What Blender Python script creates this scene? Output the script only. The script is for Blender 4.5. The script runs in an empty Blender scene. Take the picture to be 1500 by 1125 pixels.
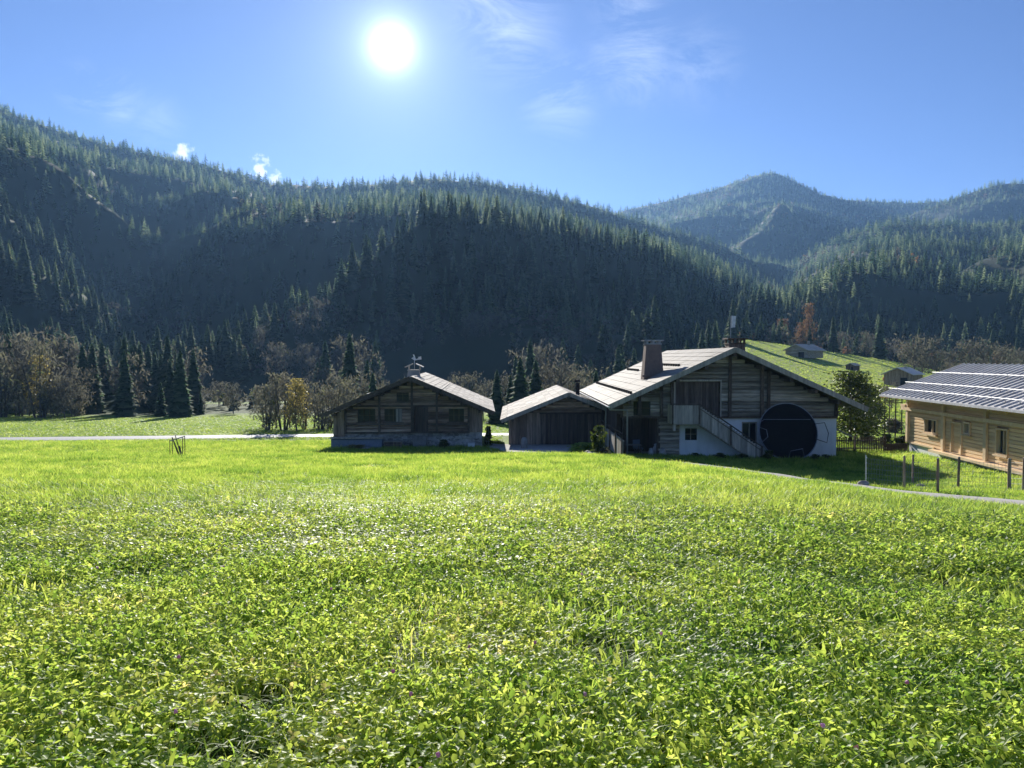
import bpy, math, random
import numpy as np
from mathutils import Vector, Matrix
random.seed(11); RNG = np.random.default_rng(11)
C = bpy.context.scene.collection
R = math.radians
F = 1127.0          # focal length in photo pixels, eye at the origin
# ------------------------------------------------------------ helpers
def sstep(a, b, x):
    t = np.clip((x-a)/(b-a), 0, 1); return t*t*(3-2*t)
def _h(ix, iy, s):
    n = (ix*374761393 + iy*668265263 + s*974711) & 0xffffffff
    n = ((n ^ (n >> 13))*1274126177) & 0xffffffff
    return ((n ^ (n >> 16)) & 0xffff)/65535.0
def vnoise(x, y, s=0):
    x = np.asarray(x, float); y = np.asarray(y, float)
    xi = np.floor(x).astype(np.int64); yi = np.floor(y).astype(np.int64)
    fx = x-xi; fy = y-yi; fx = fx*fx*(3-2*fx); fy = fy*fy*(3-2*fy)
    a = _h(xi, yi, s); b = _h(xi+1, yi, s); c = _h(xi, yi+1, s); d = _h(xi+1, yi+1, s)
    return (a*(1-fx)+b*fx)*(1-fy)+(c*(1-fx)+d*fx)*fy
def fbm(x, y, s=0, o=3):
    v = 0; a = .5; t = 0
    for k in range(o):
        v = v+a*vnoise(x*2**k, y*2**k, s+k); t += a; a *= .5
    return v/t

# ------------------------------------------------------------ terrain
HY = [-200, -60, -20, 0, 3, 6, 10, 20, 30, 42, 48, 55, 60, 64, 70, 85, 100, 120, 150, 200, 4000]
HH = [-9, -3, -.2, 1.5, 1.64, 1.93, 2.33, 3.33, 4.33, 5.42, 6.1, 6.42, 6.65, 6.98, 7.1, 7.75, 8.45, 9.3, 10.3, 11, 11]
_yy = np.arange(-200, 400, .5); _hh = np.interp(_yy, HY, HH)
_k = np.ones(7)/7; _hs = np.convolve(np.pad(_hh, 3, 'edge'), _k, 'valid')
SKA = ([-700, -300, 0, 100, 200, 265, 330, 400, 440, 500, 560, 600, 650, 700, 750, 800, 850, 880, 915, 1000, 1060, 1120, 1180, 1300, 1500, 2200],
       [60, 90, 152, 188, 214, 228, 243, 262, 263, 267, 262, 257, 257, 262, 270, 280, 290, 298, 310, 334, 356, 385, 410, 450, 490, 520])
SKB = ([-700, 700, 800, 870, 915, 940, 1000, 1040, 1090, 1115, 1130, 1145, 1165, 1200, 1240, 1330, 1380, 1440, 1500, 2200],
       [420, 400, 340, 318, 304, 300, 285, 275, 258, 252, 250, 256, 265, 283, 290, 294, 292, 296, 300, 330])
SKC = ([-700, 850, 1000, 1060, 1120, 1180, 1250, 1300, 1400, 1500, 2200], [560, 540, 490, 440, 405, 366, 332, 320, 322, 318, 300])
SKD = ([-700, 1200, 1300, 1360, 1400, 1430, 1460, 1500, 1560, 2200], [420, 380, 320, 298, 284, 274, 266, 264, 262, 250])
CRX, CRY = [1000, 1094, 1158, 1198, 1300, 1380, 1500, 2200], [520, 498, 506, 513, 528, 545, 552, 560]
RIDGES = [(SKA, 190, 1100, 8, 95, 1.22), (SKB, 700, 2300, 4, 50, 1.12), (SKC, 290, 1150, 8, 62, 1.12), (SKD, 900, 1900, 5, 50, 1.1)]
def terrain(x, y):
    x = np.asarray(x, float); y = np.asarray(y, float)
    Y = np.maximum(y, 1.0); u = np.clip(x/Y, -1.5, 1.5); p = 750+F*u
    z = -np.interp(y, _yy, _hs)
    z = z - 0.9*sstep(4, 17, x)*sstep(4, 17, y)*(1-sstep(37, 50, y))
    z = z + (fbm(x*.35, y*.35, 5, 2)-.5)*.22*sstep(2, 8, y)*(1-sstep(40, 46, y))
    z = z - .3*np.exp(-((x+5)/9)**2)*sstep(30, 40, y)*(1-sstep(43, 47, y))*0
    # sunlit shoulder meadow on the right
    w = sstep(900, 1085, p)*sstep(72, 96, y)
    yc = np.interp(p, CRX, CRY)
    t = np.clip((Y-75)/25, 0, 1); t2 = np.clip((Y-100)/160, 0, 1)
    yp = 631+(603-631)*t+(yc-603)*(1-(1-t2)**1.25)
    zr = -(yp-524)/F*np.minimum(Y, 260) - .06*np.maximum(Y-260, 0)
    z = z*(1-w)+zr*w
    z0 = z
    far = y > np.where(p > 1000, 285, 120)
    for (sk, yb, yt, pad, spur, pw) in RIDGES:
        top = (524-(np.interp(p, sk[0], sk[1])+pad))/F*yt
        yb = yb+(max(0, 292-yb))*sstep(960, 1060, p)
        t = np.clip((Y-yb)/(yt-yb), 0, 1)
        m = -12+(top+12)*t**pw
        q = Y+0.0
        a = x/150+q/330; b = q/420
        rd = 1-np.abs(2*fbm(a, b, 31+yt, 2)-1)
        a2 = x/160-q/260
        rd2 = 1-np.abs(2*fbm(a2, b*1.3, 57+yt, 2)-1)
        m = m+spur*(rd+rd2-1.35)*np.sin(math.pi*np.clip(t, 0, 1))*1.5*np.minimum(1, t*6)
        m = m+(fbm(x/105, y/80, 3, 3)-.5)*48*sstep(0, .15, t)*(1-.8*sstep(.85, 1, t))
        cap = top/yt*Y-Y*(.012*(1-sstep(.85, 1, t))+.05*(1-t))
        m = np.where(Y < yt, m-3*np.logaddexp(0, (m-cap)/3), m)
        m = m-.35*np.maximum(Y-yt, 0)
        z = np.where(far, np.maximum(z, m), z)
    return z
def tz(x, y): return float(terrain(np.array([x]), np.array([y]))[0])
def at(px, Y): return (px-750)/F*Y

# ------------------------------------------------------------ node materials
def newmat(name):
    m = bpy.data.materials.new(name); m.use_nodes = True
    nt = m.node_tree; nt.nodes.clear()
    out = nt.nodes.new('ShaderNodeOutputMaterial')
    return m, nt, out
def nd(nt, typ, ins=None, **kw):
    n = nt.nodes.new(typ)
    for k, v in kw.items(): setattr(n, k, v)
    for k, v in (ins or {}).items():
        s = n.inputs[k]
        if isinstance(v, bpy.types.NodeSocket): nt.links.new(v, s)
        elif isinstance(v, bpy.types.Node): nt.links.new(v.outputs[0], s)
        else: s.default_value = v
    return n
def ramp(nt, fac, stops, interp='LINEAR'):
    n = nd(nt, 'ShaderNodeValToRGB', {'Fac': fac}); cr = n.color_ramp; cr.interpolation = interp
    while len(cr.elements) < len(stops): cr.elements.new(.5)
    for e, (p, c) in zip(cr.elements, stops):
        e.position = p; e.color = (c[0], c[1], c[2], 1)
    return n
def coords(nt, scale=(1, 1, 1), kind='Object'):
    tc = nd(nt, 'ShaderNodeTexCoord')
    return nd(nt, 'ShaderNodeMapping', {'Vector': tc.outputs[kind], 'Scale': scale})
def noise(nt, vec, scale, detail=4, rough=.55, dist=0):
    return nd(nt, 'ShaderNodeTexNoise', {'Vector': vec, 'Scale': scale, 'Detail': detail, 'Roughness': rough, 'Distortion': dist})
def mixc(nt, fac, a, b, mode='MIX'):
    n = nt.nodes.new('ShaderNodeMix'); n.data_type = 'RGBA'; n.blend_type = mode
    for idx, v in ((0, fac), (6, a), (7, b)):
        s = n.inputs[idx]
        if isinstance(v, bpy.types.NodeSocket): nt.links.new(v, s)
        elif isinstance(v, bpy.types.Node): nt.links.new(v.outputs[0], s)
        elif idx == 0: s.default_value = v
        else: s.default_value = (v[0], v[1], v[2], 1)
    return n.outputs[2]
def surf(name, stops, scale=(1, 1, 1), nscale=4, rough=.7, bump=.2, bdist=.02, tint=0, metal=0, spec=.3, detail=6, kind='Object'):
    m, nt, out = newmat(name)
    v = coords(nt, scale, kind); n = noise(nt, v, nscale, detail)
    big = noise(nt, v, nscale*.17, 3)
    f = nd(nt, 'ShaderNodeMath', {0: n.outputs['Fac'], 1: big.outputs['Fac']}, operation='ADD')
    f2 = nd(nt, 'ShaderNodeMapRange', {'Value': f, 'From Min': .65, 'From Max': 1.35})
    col = ramp(nt, f2, stops).outputs[0]
    if tint:
        at_ = nd(nt, 'ShaderNodeAttribute', attribute_name='tint')
        tr = nd(nt, 'ShaderNodeMapRange', {'Value': at_.outputs['Fac'], 'To Min': 1-tint, 'To Max': 1+tint})
        cc = nd(nt, 'ShaderNodeCombineColor', {0: tr.outputs[0], 1: tr.outputs[0], 2: tr.outputs[0]})
        col = mixc(nt, 1.0, col, cc.outputs[0], 'MULTIPLY')
    b = nd(nt, 'ShaderNodeBump', {'Strength': bump, 'Distance': bdist, 'Height': n.outputs['Fac']})
    p = nd(nt, 'ShaderNodeBsdfPrincipled', {'Base Color': col, 'Roughness': rough, 'Metallic': metal, 'Normal': b, 'Specular IOR Level': spec})
    nt.links.new(p.outputs[0], out.inputs[0]); return m
def plain(name, c, rough=.6, metal=0, spec=.4):
    c2 = tuple(min(1, v*1.25) for v in c); c1 = tuple(v*.78 for v in c)
    return surf(name, [(0, c1), (1, c2)], nscale=6, rough=rough, metal=metal, spec=spec, bump=.08)
M = {}
M['old_log'] = surf('old_log', [(0, (0.085, 0.051, 0.034)), (0.4, (0.287, 0.186, 0.127)), (0.7, (0.541, 0.372, 0.254)), (1, (0.7, 0.676, 0.507))], (.35, 2, 7), 5, .85, .5, .03, tint=.55)
M['old_board'] = surf('old_board', [(0, (0.085, 0.057, 0.043)), (0.5, (0.287, 0.203, 0.148)), (1, (0.608, 0.473, 0.355))], (7, 7, .4), 4, .85, .4, .02, tint=.5)
M['dark_board'] = surf('dark_board', [(0, (0.034, 0.025, 0.021)), (0.5, (0.118, 0.085, 0.064)), (1, (0.254, 0.186, 0.144))], (8, 8, .4), 4, .85, .4, .02, tint=.4)
M['grey_log'] = surf('grey_log', [(0, (0.085, 0.072, 0.056)), (0.45, (0.304, 0.254, 0.195)), (1, (0.676, 0.582, 0.456))], (.35, 2, 7), 5, .85, .5, .03, tint=.5)
M['grey_board'] = surf('grey_board', [(0, (0.203, 0.178, 0.144)), (1, (0.642, 0.567, 0.456))], (9, 9, .5), 4, .85, .3, .01, tint=.35)
M['beam'] = surf('beam', [(0, (0.039, 0.029, 0.021)), (1, (0.195, 0.143, 0.104))], (1, 1, 1), 7, .85, .3, tint=.3)
M['shingle'] = surf('shingle', [(0, (.30, .27, .23)), (.5, (.46, .42, .36)), (1, (.62, .57, .50))], (1, 3, 1), 3, .85, .4, .02, tint=.3, spec=.1)
M['roof_metal'] = surf('roof_metal', [(0, (.20, .18, .155)), (.5, (.27, .245, .215)), (1, (.36, .33, .29))], (.5, 3, 1), 2.5, .75, .1, .01, tint=.1, spec=.12)
M['seam_metal'] = surf('seam_metal', [(0, (.50, .48, .46)), (1, (.68, .66, .63))], (1, 1, 1), 3, .85, .06, spec=.08, tint=.1)
M['pale_metal'] = plain('pale_metal', (.62, .62, .62), .4, .3)
M['rust_clad'] = surf('rust_clad', [(0, (.15, .105, .085)), (1, (.26, .185, .15))], (1, 1, 1), 4, .55, .1)
M['plaster'] = surf('plaster', [(0, (.70, .70, .69)), (.5, (.84, .84, .83)), (1, (.88, .88, .87))], (1, 1, .6), 2.5, .85, .15, .01)
M['stone'] = surf('stone', [(0, (0.169, 0.156, 0.143)), (0.5, (0.351, 0.325, 0.299)), (1, (0.52, 0.494, 0.455))], (1, 1, 1), 5, .9, .6, .05, tint=.45)
M['new_log'] = surf('new_log', [(0, (.70, .45, .22)), (.5, (.85, .61, .34)), (1, (.92, .73, .47))], (3, .35, 8), 4, .6, .15, .01, tint=.16)
M['new_beam'] = surf('new_beam', [(0, (.68, .47, .26)), (1, (.88, .70, .46))], (3, 3, .6), 4, .6, .15, .01, tint=.16)
M['glass'] = plain('glass', (.02, .025, .03), .12, 0, .3)
M['frame_paint'] = plain('frame_paint', (.35, .30, .24), .6)
M['dark'] = plain('dark', (.012, .011, .010), .9)
M['black'] = plain('black_mesh', (.012, .012, .014), .8, 0, .15); M['pad'] = plain('pad', (.009, .009, .012), .8, 0, .15)
M['steel'] = plain('steel', (.30, .31, .33), .35, .7)
M['wire'] = plain('wire', (.30, .31, .32), .5, .3)
M['gravel'] = surf('gravel', [(0, (.30, .28, .25)), (.5, (.42, .40, .37)), (1, (.55, .53, .50))], (1, 1, 1), 14, .95, .5, .03)
M['asphalt'] = surf('pale_road', [(0, (.34, .33, .32)), (.5, (.42, .41, .40)), (1, (.50, .49, .47))], (1, 1, 1), 5, .7, .3, .02)
M['soil'] = surf('soil', [(0, (.05, .035, .022)), (1, (.15, .11, .075))], (1, 1, 1), 6, .95, .5, .05)
M['bark'] = surf('bark', [(0, (.05, .04, .032)), (1, (.19, .16, .13))], (4, 4, .8), 5, .9, .5, .03)
M['pot'] = plain('pot', (.55, .52, .48), .7)
M['blue'] = plain('blue_grey', (.20, .23, .29), .6)
M['red'] = plain('red', (.22, .05, .04), .6)
def leafmat(name, stops, trans=.4, rough=.45, spec=.35, tr_gain=1.5, tw=(1.25, 1.1, .5), patch=0, glass=0):
    m, nt, out = newmat(name)
    a = nd(nt, 'ShaderNodeAttribute', attribute_name='tint')
    fac = a.outputs['Fac']
    if patch:
        n = noise(nt, coords(nt, (1, 1, 1)), patch, 3)
        s = nd(nt, 'ShaderNodeMath', {0: n.outputs['Fac'], 1: -.5}, operation='ADD')
        fac = nd(nt, 'ShaderNodeMath', {0: s.outputs[0], 1: .9, 2: fac}, operation='MULTIPLY_ADD').outputs[0]
    col = ramp(nt, fac, stops).outputs[0]
    tc = mixc(nt, 1., col, tuple(v*tr_gain for v in tw), 'MULTIPLY')
    p = nd(nt, 'ShaderNodeBsdfPrincipled', {'Base Color': col, 'Roughness': rough, 'Specular IOR Level': spec})
    t = nd(nt, 'ShaderNodeBsdfTranslucent', {'Color': tc})
    mx = nd(nt, 'ShaderNodeMixShader', {0: trans, 1: p, 2: t})
    nt.links.new(mx.outputs[0], out.inputs[0]); return m
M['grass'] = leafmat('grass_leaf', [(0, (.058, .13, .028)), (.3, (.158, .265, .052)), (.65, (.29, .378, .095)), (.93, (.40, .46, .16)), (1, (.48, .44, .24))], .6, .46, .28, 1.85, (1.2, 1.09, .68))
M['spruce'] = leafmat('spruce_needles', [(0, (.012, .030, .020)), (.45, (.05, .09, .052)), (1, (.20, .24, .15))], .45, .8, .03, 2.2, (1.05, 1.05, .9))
M['bare'] = leafmat('bare_twigs', [(0, (.065, .066, .06)), (.5, (.13, .13, .112)), (.8, (.19, .19, .145)), (1, (.16, .18, .08))], .35, .8, .08, 1.4, (1.05, 1, .85))
M['autumn'] = leafmat('autumn_leaves', [(0, (.12, .095, .07)), (.5, (.19, .14, .09)), (1, (.26, .18, .095))], .35, .6, .2, 1.3, (1.2, .9, .6))
M['leaf'] = leafmat('green_leaves', [(0, (.025, .045, .014)), (.6, (.06, .09, .024)), (1, (.20, .21, .07))], .4, .45, .4, 1.5)
M['yellow_leaf'] = leafmat('yellow_leaves', [(0, (.14, .13, .05)), (.6, (.28, .25, .10)), (1, (.40, .36, .17))], .45, .5, .4, 1.3, (1.1, 1, .7))
M['pink'] = leafmat('clover_bloom', [(0, (.60, .28, .42)), (1, (.85, .60, .70))], .3, .6, .3, 1.2, (1, .8, 1))

# ------------------------------------------------------------ mesh building
class MB:
    def __init__(s): s.v = []; s.f = []; s.t = []
    def add(s, vs, fs, t=None):
        n = len(s.v); s.v += [tuple(v) for v in vs]; s.f += [tuple(i+n for i in f) for f in fs]
        s.t += [random.random() if t is None else t]*len(vs)
    def box(s, x0, x1, y0, y1, z0, z1, t=None, rot=None, c=None, bev=0):
        if bev:
            b = bev; vs = []; fs = []
            prof = [(y0+b, z0), (y1-b, z0), (y1, z0+b), (y1, z1-b), (y1-b, z1), (y0+b, z1), (y0, z1-b), (y0, z0+b)]
            vs = [(x0, a, d) for a, d in prof]+[(x1, a, d) for a, d in prof]
            fs = [(i, (i+1) % 8, 8+(i+1) % 8, 8+i) for i in range(8)]+[tuple(range(7, -1, -1)), tuple(range(8, 16))]
        else:
            vs = [(x, y, z) for x in (x0, x1) for y in (y0, y1) for z in (z0, z1)]
            fs = [(0, 1, 3, 2), (4, 6, 7, 5), (0, 4, 5, 1), (2, 3, 7, 6), (0, 2, 6, 4), (1, 5, 7, 3)]
        if rot is not None:
            c = Vector(c) if c else Vector(((x0+x1)/2, (y0+y1)/2, (z0+z1)/2))
            vs = [c+rot@(Vector(v)-c) for v in vs]
        s.add(vs, fs, t)
    def tube(s, pts, rad, n=7, t=None, cap=True):
        pts = [Vector(p) for p in pts]
        rr = rad if isinstance(rad, (list, tuple)) else [rad]*len(pts)
        vs = []; up = None
        for i, p in enumerate(pts):
            d = (pts[min(i+1, len(pts)-1)]-pts[max(i-1, 0)]).normalized()
            a = d.orthogonal().normalized() if up is None else (up-d*up.dot(d)).normalized()
            up = a; b = d.cross(a)
            vs += [p+(a*math.cos(2*math.pi*k/n)+b*math.sin(2*math.pi*k/n))*rr[i] for k in range(n)]
        fs = [(i*n+k, i*n+(k+1) % n, (i+1)*n+(k+1) % n, (i+1)*n+k) for i in range(len(pts)-1) for k in range(n)]
        if cap: fs += [tuple(range(n-1, -1, -1)), tuple(range((len(pts)-1)*n, len(pts)*n))]
        s.add(vs, fs, t)
    def bar(s, a, b, w, h, t=None):
        a = Vector(a); b = Vector(b); d = (b-a).normalized()
        side = d.cross(Vector((0, 0, 1)))
        side = Vector((1, 0, 0)) if side.length < 1e-4 else side.normalized()
        up = side.cross(d).normalized()
        vs = [p+side*sx*w/2+up*sz*h/2 for p in (a, b) for sx, sz in ((-1, -1), (1, -1), (1, 1), (-1, 1))]
        s.add(vs, [(3, 2, 1, 0), (4, 5, 6, 7), (0, 1, 5, 4), (1, 2, 6, 5), (2, 3, 7, 6), (3, 0, 4, 7)], t)
    def prism(s, poly, y0, y1, t=None):     # polygon in xz
        n = len(poly)
        s.add([(x, y0, z) for x, z in poly]+[(x, y1, z) for x, z in poly],
              [tuple(range(n)), tuple(range(2*n-1, n-1, -1))]+[(i, n+i, n+(i+1) % n, (i+1) % n) for i in range(n)], t)
    def taper(s, c, w0, w1, z0, z1, t=None, d0=None, d1=None):
        d0 = d0 or w0; d1 = d1 or w1
        vs = [(c[0]+sx*w/2, c[1]+sy*d/2, z) for w, d, z in ((w0, d0, z0), (w1, d1, z1)) for sx, sy in ((-1, -1), (1, -1), (1, 1), (-1, 1))]
        s.add(vs, [(3, 2, 1, 0), (4, 5, 6, 7), (0, 1, 5, 4), (1, 2, 6, 5), (2, 3, 7, 6), (3, 0, 4, 7)], t)
    def lump(s, c, r, seed=0, n=9, m=6, t=None, amp=.35):
        rnd = random.Random(seed); vs = []; ph = [rnd.uniform(0, 6.28) for _ in range(6)]
        for j in range(m+1):
            th = math.pi*j/m
            for i in range(n):
                a = 2*math.pi*i/n
                k = 1+amp*(.5*math.sin(2*a+ph[0]+th*2)+.3*math.sin(3*a+ph[1])*math.sin(th)+.3*math.cos(3*th+ph[2])+rnd.uniform(-.15, .15))*math.sin(th)
                vs.append((c[0]+r[0]*k*math.sin(th)*math.cos(a), c[1]+r[1]*k*math.sin(th)*math.sin(a), c[2]+r[2]*k*math.cos(th)))
        s.add(vs, [(j*n+i, (j+1)*n+i, (j+1)*n+(i+1) % n, j*n+(i+1) % n) for j in range(m) for i in range(n)], t)
    def mesh(s, name, mats, smooth=False):
        me = bpy.data.meshes.new(name); me.from_pydata(s.v, [], s.f)
        at_ = me.attributes.new('tint', 'FLOAT', 'POINT'); at_.data.foreach_set('value', s.t)
        for m in (mats if isinstance(mats, (list, tuple)) else [mats]): me.materials.append(m)
        if smooth: me.polygons.foreach_set('use_smooth', [True]*len(me.polygons))
        me.update(); return me
    def build(s, name, mat, parent=None, loc=(0, 0, 0), smooth=False):
        o = bpy.data.objects.new(name, s.mesh(name, mat, smooth)); C.objects.link(o)
        o.location = loc; o.parent = parent; return o
def tag(o, label=None, cat=None, group=None, kind=None):
    if label: o['label'] = label
    if cat: o['category'] = cat
    if group: o['group'] = group
    if kind: o['kind'] = kind
    return o
def empty(name, loc, rz=0, label=None, cat=None, group=None):
    o = bpy.data.objects.new(name, None); C.objects.link(o); o.location = loc; o.rotation_euler = (0, 0, rz)
    o.empty_display_size = .3
    return tag(o, label, cat, group)
def np_mesh(name, V, T, tint, mats, matidx=None, smooth=False):
    """V (n,3) verts, T (m,3) triangles"""
    me = bpy.data.meshes.new(name)
    me.vertices.add(len(V)); me.vertices.foreach_set('co', V.astype(np.float32).ravel())
    me.loops.add(len(T)*3); me.loops.foreach_set('vertex_index', T.astype(np.int32).ravel())
    me.polygons.add(len(T)); me.polygons.foreach_set('loop_start', np.arange(0, len(T)*3, 3, dtype=np.int32))
    for m in mats: me.materials.append(m)
    if matidx is not None: me.polygons.foreach_set('material_index', matidx.astype(np.int32))
    if smooth: me.polygons.foreach_set('use_smooth', np.ones(len(T), bool))
    me.update(calc_edges=True)
    if tint is not None:
        a = me.attributes.new('tint', 'FLOAT', 'POINT'); a.data.foreach_set('value', tint.astype(np.float32))
    return me
def spread(tpl, P, yaw, S, tint, tilt=None, tdir=None):
    """copies of template (V,T,dt) at positions P with yaw, per-axis scale S (n,3)"""
    V, T, dt = tpl; n = len(P); k = len(V)
    W = V[None]*S[:, None, :]
    if tilt is not None:
        ct, st = np.cos(tilt)[:, None], np.sin(tilt)[:, None]
        y = W[:, :, 1]*ct-W[:, :, 2]*st; z = W[:, :, 1]*st+W[:, :, 2]*ct
        W = np.stack([W[:, :, 0], y, z], 2)
    c, s_ = np.cos(yaw)[:, None], np.sin(yaw)[:, None]
    X = W[:, :, 0]*c-W[:, :, 1]*s_; Y = W[:, :, 0]*s_+W[:, :, 1]*c
    W = np.stack([X, Y, W[:, :, 2]], 2)+P[:, None, :]
    TT = T[None]+(np.arange(n)*k)[:, None, None]
    return W.reshape(-1, 3), TT.reshape(-1, 3), np.clip(tint[:, None]+dt[None], 0, 1).ravel()
def merge(parts):
    Vs, Ts, Cs, Ms = [], [], [], []; off = 0
    for (V, T, c, mi) in parts:
        Vs.append(V); Ts.append(T+off); Cs.append(c); Ms.append(np.full(len(T), mi)); off += len(V)
    return np.concatenate(Vs), np.concatenate(Ts), np.concatenate(Cs), np.concatenate(Ms)

# ------------------------------------------------------------ ground
def ground():
    azs = np.concatenate([np.arange(-180, -50, 3), np.arange(-50, 50, .28), np.arange(50, 180, 3)])
    rs = np.concatenate([np.arange(0.5, 20, .35), np.arange(20, 130, .9), 130*np.exp(np.arange(0, 3.05, .0105))])
    A, Rr = np.meshgrid(np.radians(azs), rs)
    X = Rr*np.sin(A); Y = Rr*np.cos(A); Z = terrain(X, Y)
    V = np.stack([X, Y, Z], 2).reshape(-1, 3); na, nr = len(azs), len(rs)
    V = np.concatenate([V, [[0, 0, tz(0, 0)]]]); ci = len(V)-1
    i, j = np.meshgrid(np.arange(nr-1), np.arange(na), indexing='ij'); j2 = (j+1) % na
    a = i*na+j; b = i*na+j2; c = (i+1)*na+j2; d = (i+1)*na+j
    T = np.concatenate([np.stack([a, b, c], 2).reshape(-1, 3)[:, ::-1], np.stack([a, c, d], 2).reshape(-1, 3)[:, ::-1]])
    jj = np.arange(na); T = np.concatenate([T, np.stack([np.full(na, ci), (jj+1) % na, jj], 1)])
    y = V[:, 1]; x = V[:, 0]; p = 750+F*x/np.maximum(y, 1)
    dry = fbm(x*.06, y*.06, 77, 3)
    m, nt, out = newmat('meadow_ground')
    a_ = nd(nt, 'ShaderNodeAttribute', attribute_name='tint')
    n1 = noise(nt, coords(nt), 3.5, 6, .7); n2 = noise(nt, coords(nt), .12, 4)
    gr = ramp(nt, n1.outputs['Fac'], [(.3, (.085, .15, .02)), (.5, (.17, .26, .035)), (.7, (.27, .35, .06))]).outputs[0]
    g2 = ramp(nt, n2.outputs['Fac'], [(.35, (.85, .9, .8)), (.65, (1.1, 1.05, 1.1))]).outputs[0]
    gr = mixc(nt, 1, gr, g2, 'MULTIPLY')
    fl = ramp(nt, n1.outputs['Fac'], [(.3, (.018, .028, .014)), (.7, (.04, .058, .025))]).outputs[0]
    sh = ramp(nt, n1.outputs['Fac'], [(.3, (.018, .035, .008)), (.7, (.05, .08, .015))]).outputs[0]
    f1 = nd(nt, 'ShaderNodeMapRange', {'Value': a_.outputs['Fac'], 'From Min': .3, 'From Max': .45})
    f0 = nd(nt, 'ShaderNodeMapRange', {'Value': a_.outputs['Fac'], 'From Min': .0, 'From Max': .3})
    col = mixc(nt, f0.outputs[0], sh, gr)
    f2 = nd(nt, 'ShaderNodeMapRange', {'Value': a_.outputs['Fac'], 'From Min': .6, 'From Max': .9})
    f3 = ramp(nt, a_.outputs['Fac'], [(.35, (0, 0, 0)), (.5, (1, 1, 1)), (.65, (0, 0, 0))])
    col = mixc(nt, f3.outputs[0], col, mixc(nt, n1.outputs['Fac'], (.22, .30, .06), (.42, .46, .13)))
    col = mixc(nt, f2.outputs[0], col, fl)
    b = nd(nt, 'ShaderNodeBump', {'Strength': .8, 'Distance': .12, 'Height': n1.outputs['Fac']})
    p_ = nd(nt, 'ShaderNodeBsdfPrincipled', {'Base Color': col, 'Roughness': .9, 'Specular IOR Level': .15, 'Normal': b})
    tr = nd(nt, 'ShaderNodeBsdfTranslucent', {'Color': col})
    nt.links.new(p_.outputs[0], out.inputs[0])
    t = np.where(y < 14, .0, .3)*0+.3*sstep(10, 22, y)      # darker green ground below tall plants near the eye
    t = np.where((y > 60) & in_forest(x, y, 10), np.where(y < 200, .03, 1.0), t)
    t = np.where((y > 190) & (p < 960), 1.0, t)  # clearings get the dark floor tone too, their shade painted into the colour
    t = np.where((y > 100) & (p > 1000) & (t < .9), .3+.2*sstep(100, 130, y), t)  # right meadow: sunlit brightness painted in as a paler ground colour
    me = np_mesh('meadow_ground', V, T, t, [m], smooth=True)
    o = bpy.data.objects.new('ground', me); C.objects.link(o); tag(o, kind='structure')
FFX = [-900, 0, 110, 125, 200, 285, 300, 455, 475, 550, 570, 735, 770, 1030, 1085, 1150, 1300, 1500, 2500]
FFY = [126, 126, 122, 120, 119, 120, 124, 126, 126, 128, 132, 134, 140, 165, 264, 262, 262, 262, 262]
def in_forest(x, y, pad=0):
    p = 750+F*x/np.maximum(y, 1); wob = (fbm(x/14, y/14, 8, 2)-.5)*10
    clear = ((p > 295) & (p < 458) & (y > 178+wob) & (y < 226+wob)) | ((p > 562) & (p < 742) & (y > 178+wob) & (y < 252+wob))
    return (y > np.interp(p, FFX, FFY)+pad+wob) & ~clear
ground()

# ------------------------------------------------------------ tree templates
def spruce_tpl(seed, whorls, per, seg=1, droop=.25):
    r = random.Random(seed); V = []; T = []; D = []
    N = whorls*per
    for w in range(1):
        for k in range(N):
            h = .05+.92*(k+r.random())/N
            L = .20*(1-h)**.8*r.uniform(.85, 1.15)+.013; off = k*2.4-2*math.pi*k/per
            a = off+2*math.pi*k/per+r.uniform(-.25, .25); l = L*r.uniform(.65, 1.2)
            ww = l*r.uniform(.35, .55)+.006; hh = h; dr = l*droop*r.uniform(.5, 1.8)
            ca, sa = math.cos(a), math.sin(a)
            n = len(V); dt = r.uniform(-.2, .2)
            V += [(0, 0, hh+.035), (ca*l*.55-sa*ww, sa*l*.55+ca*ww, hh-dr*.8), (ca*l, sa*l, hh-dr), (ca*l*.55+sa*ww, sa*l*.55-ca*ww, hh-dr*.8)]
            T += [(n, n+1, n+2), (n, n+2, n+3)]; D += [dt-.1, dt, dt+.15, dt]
            if seg > 1:
                n = len(V); q = l*.8
                V += [(ca*q*.2, sa*q*.2, hh-.01), (ca*q*.6-sa*ww*.5, sa*q*.6+ca*ww*.5, hh-dr*1.6-.03), (ca*q, sa*q, hh-dr*1.1)]
                T += [(n, n+1, n+2)]; D += [dt-.2, dt-.1, dt]
    n = len(V); V += [(-.008, 0, .9), (.008, 0, .9), (0, .0, 1.02)]; T += [(n, n+1, n+2)]; D += [0, 0, 0]
    return np.array(V), np.array(T), np.array(D)
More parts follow.
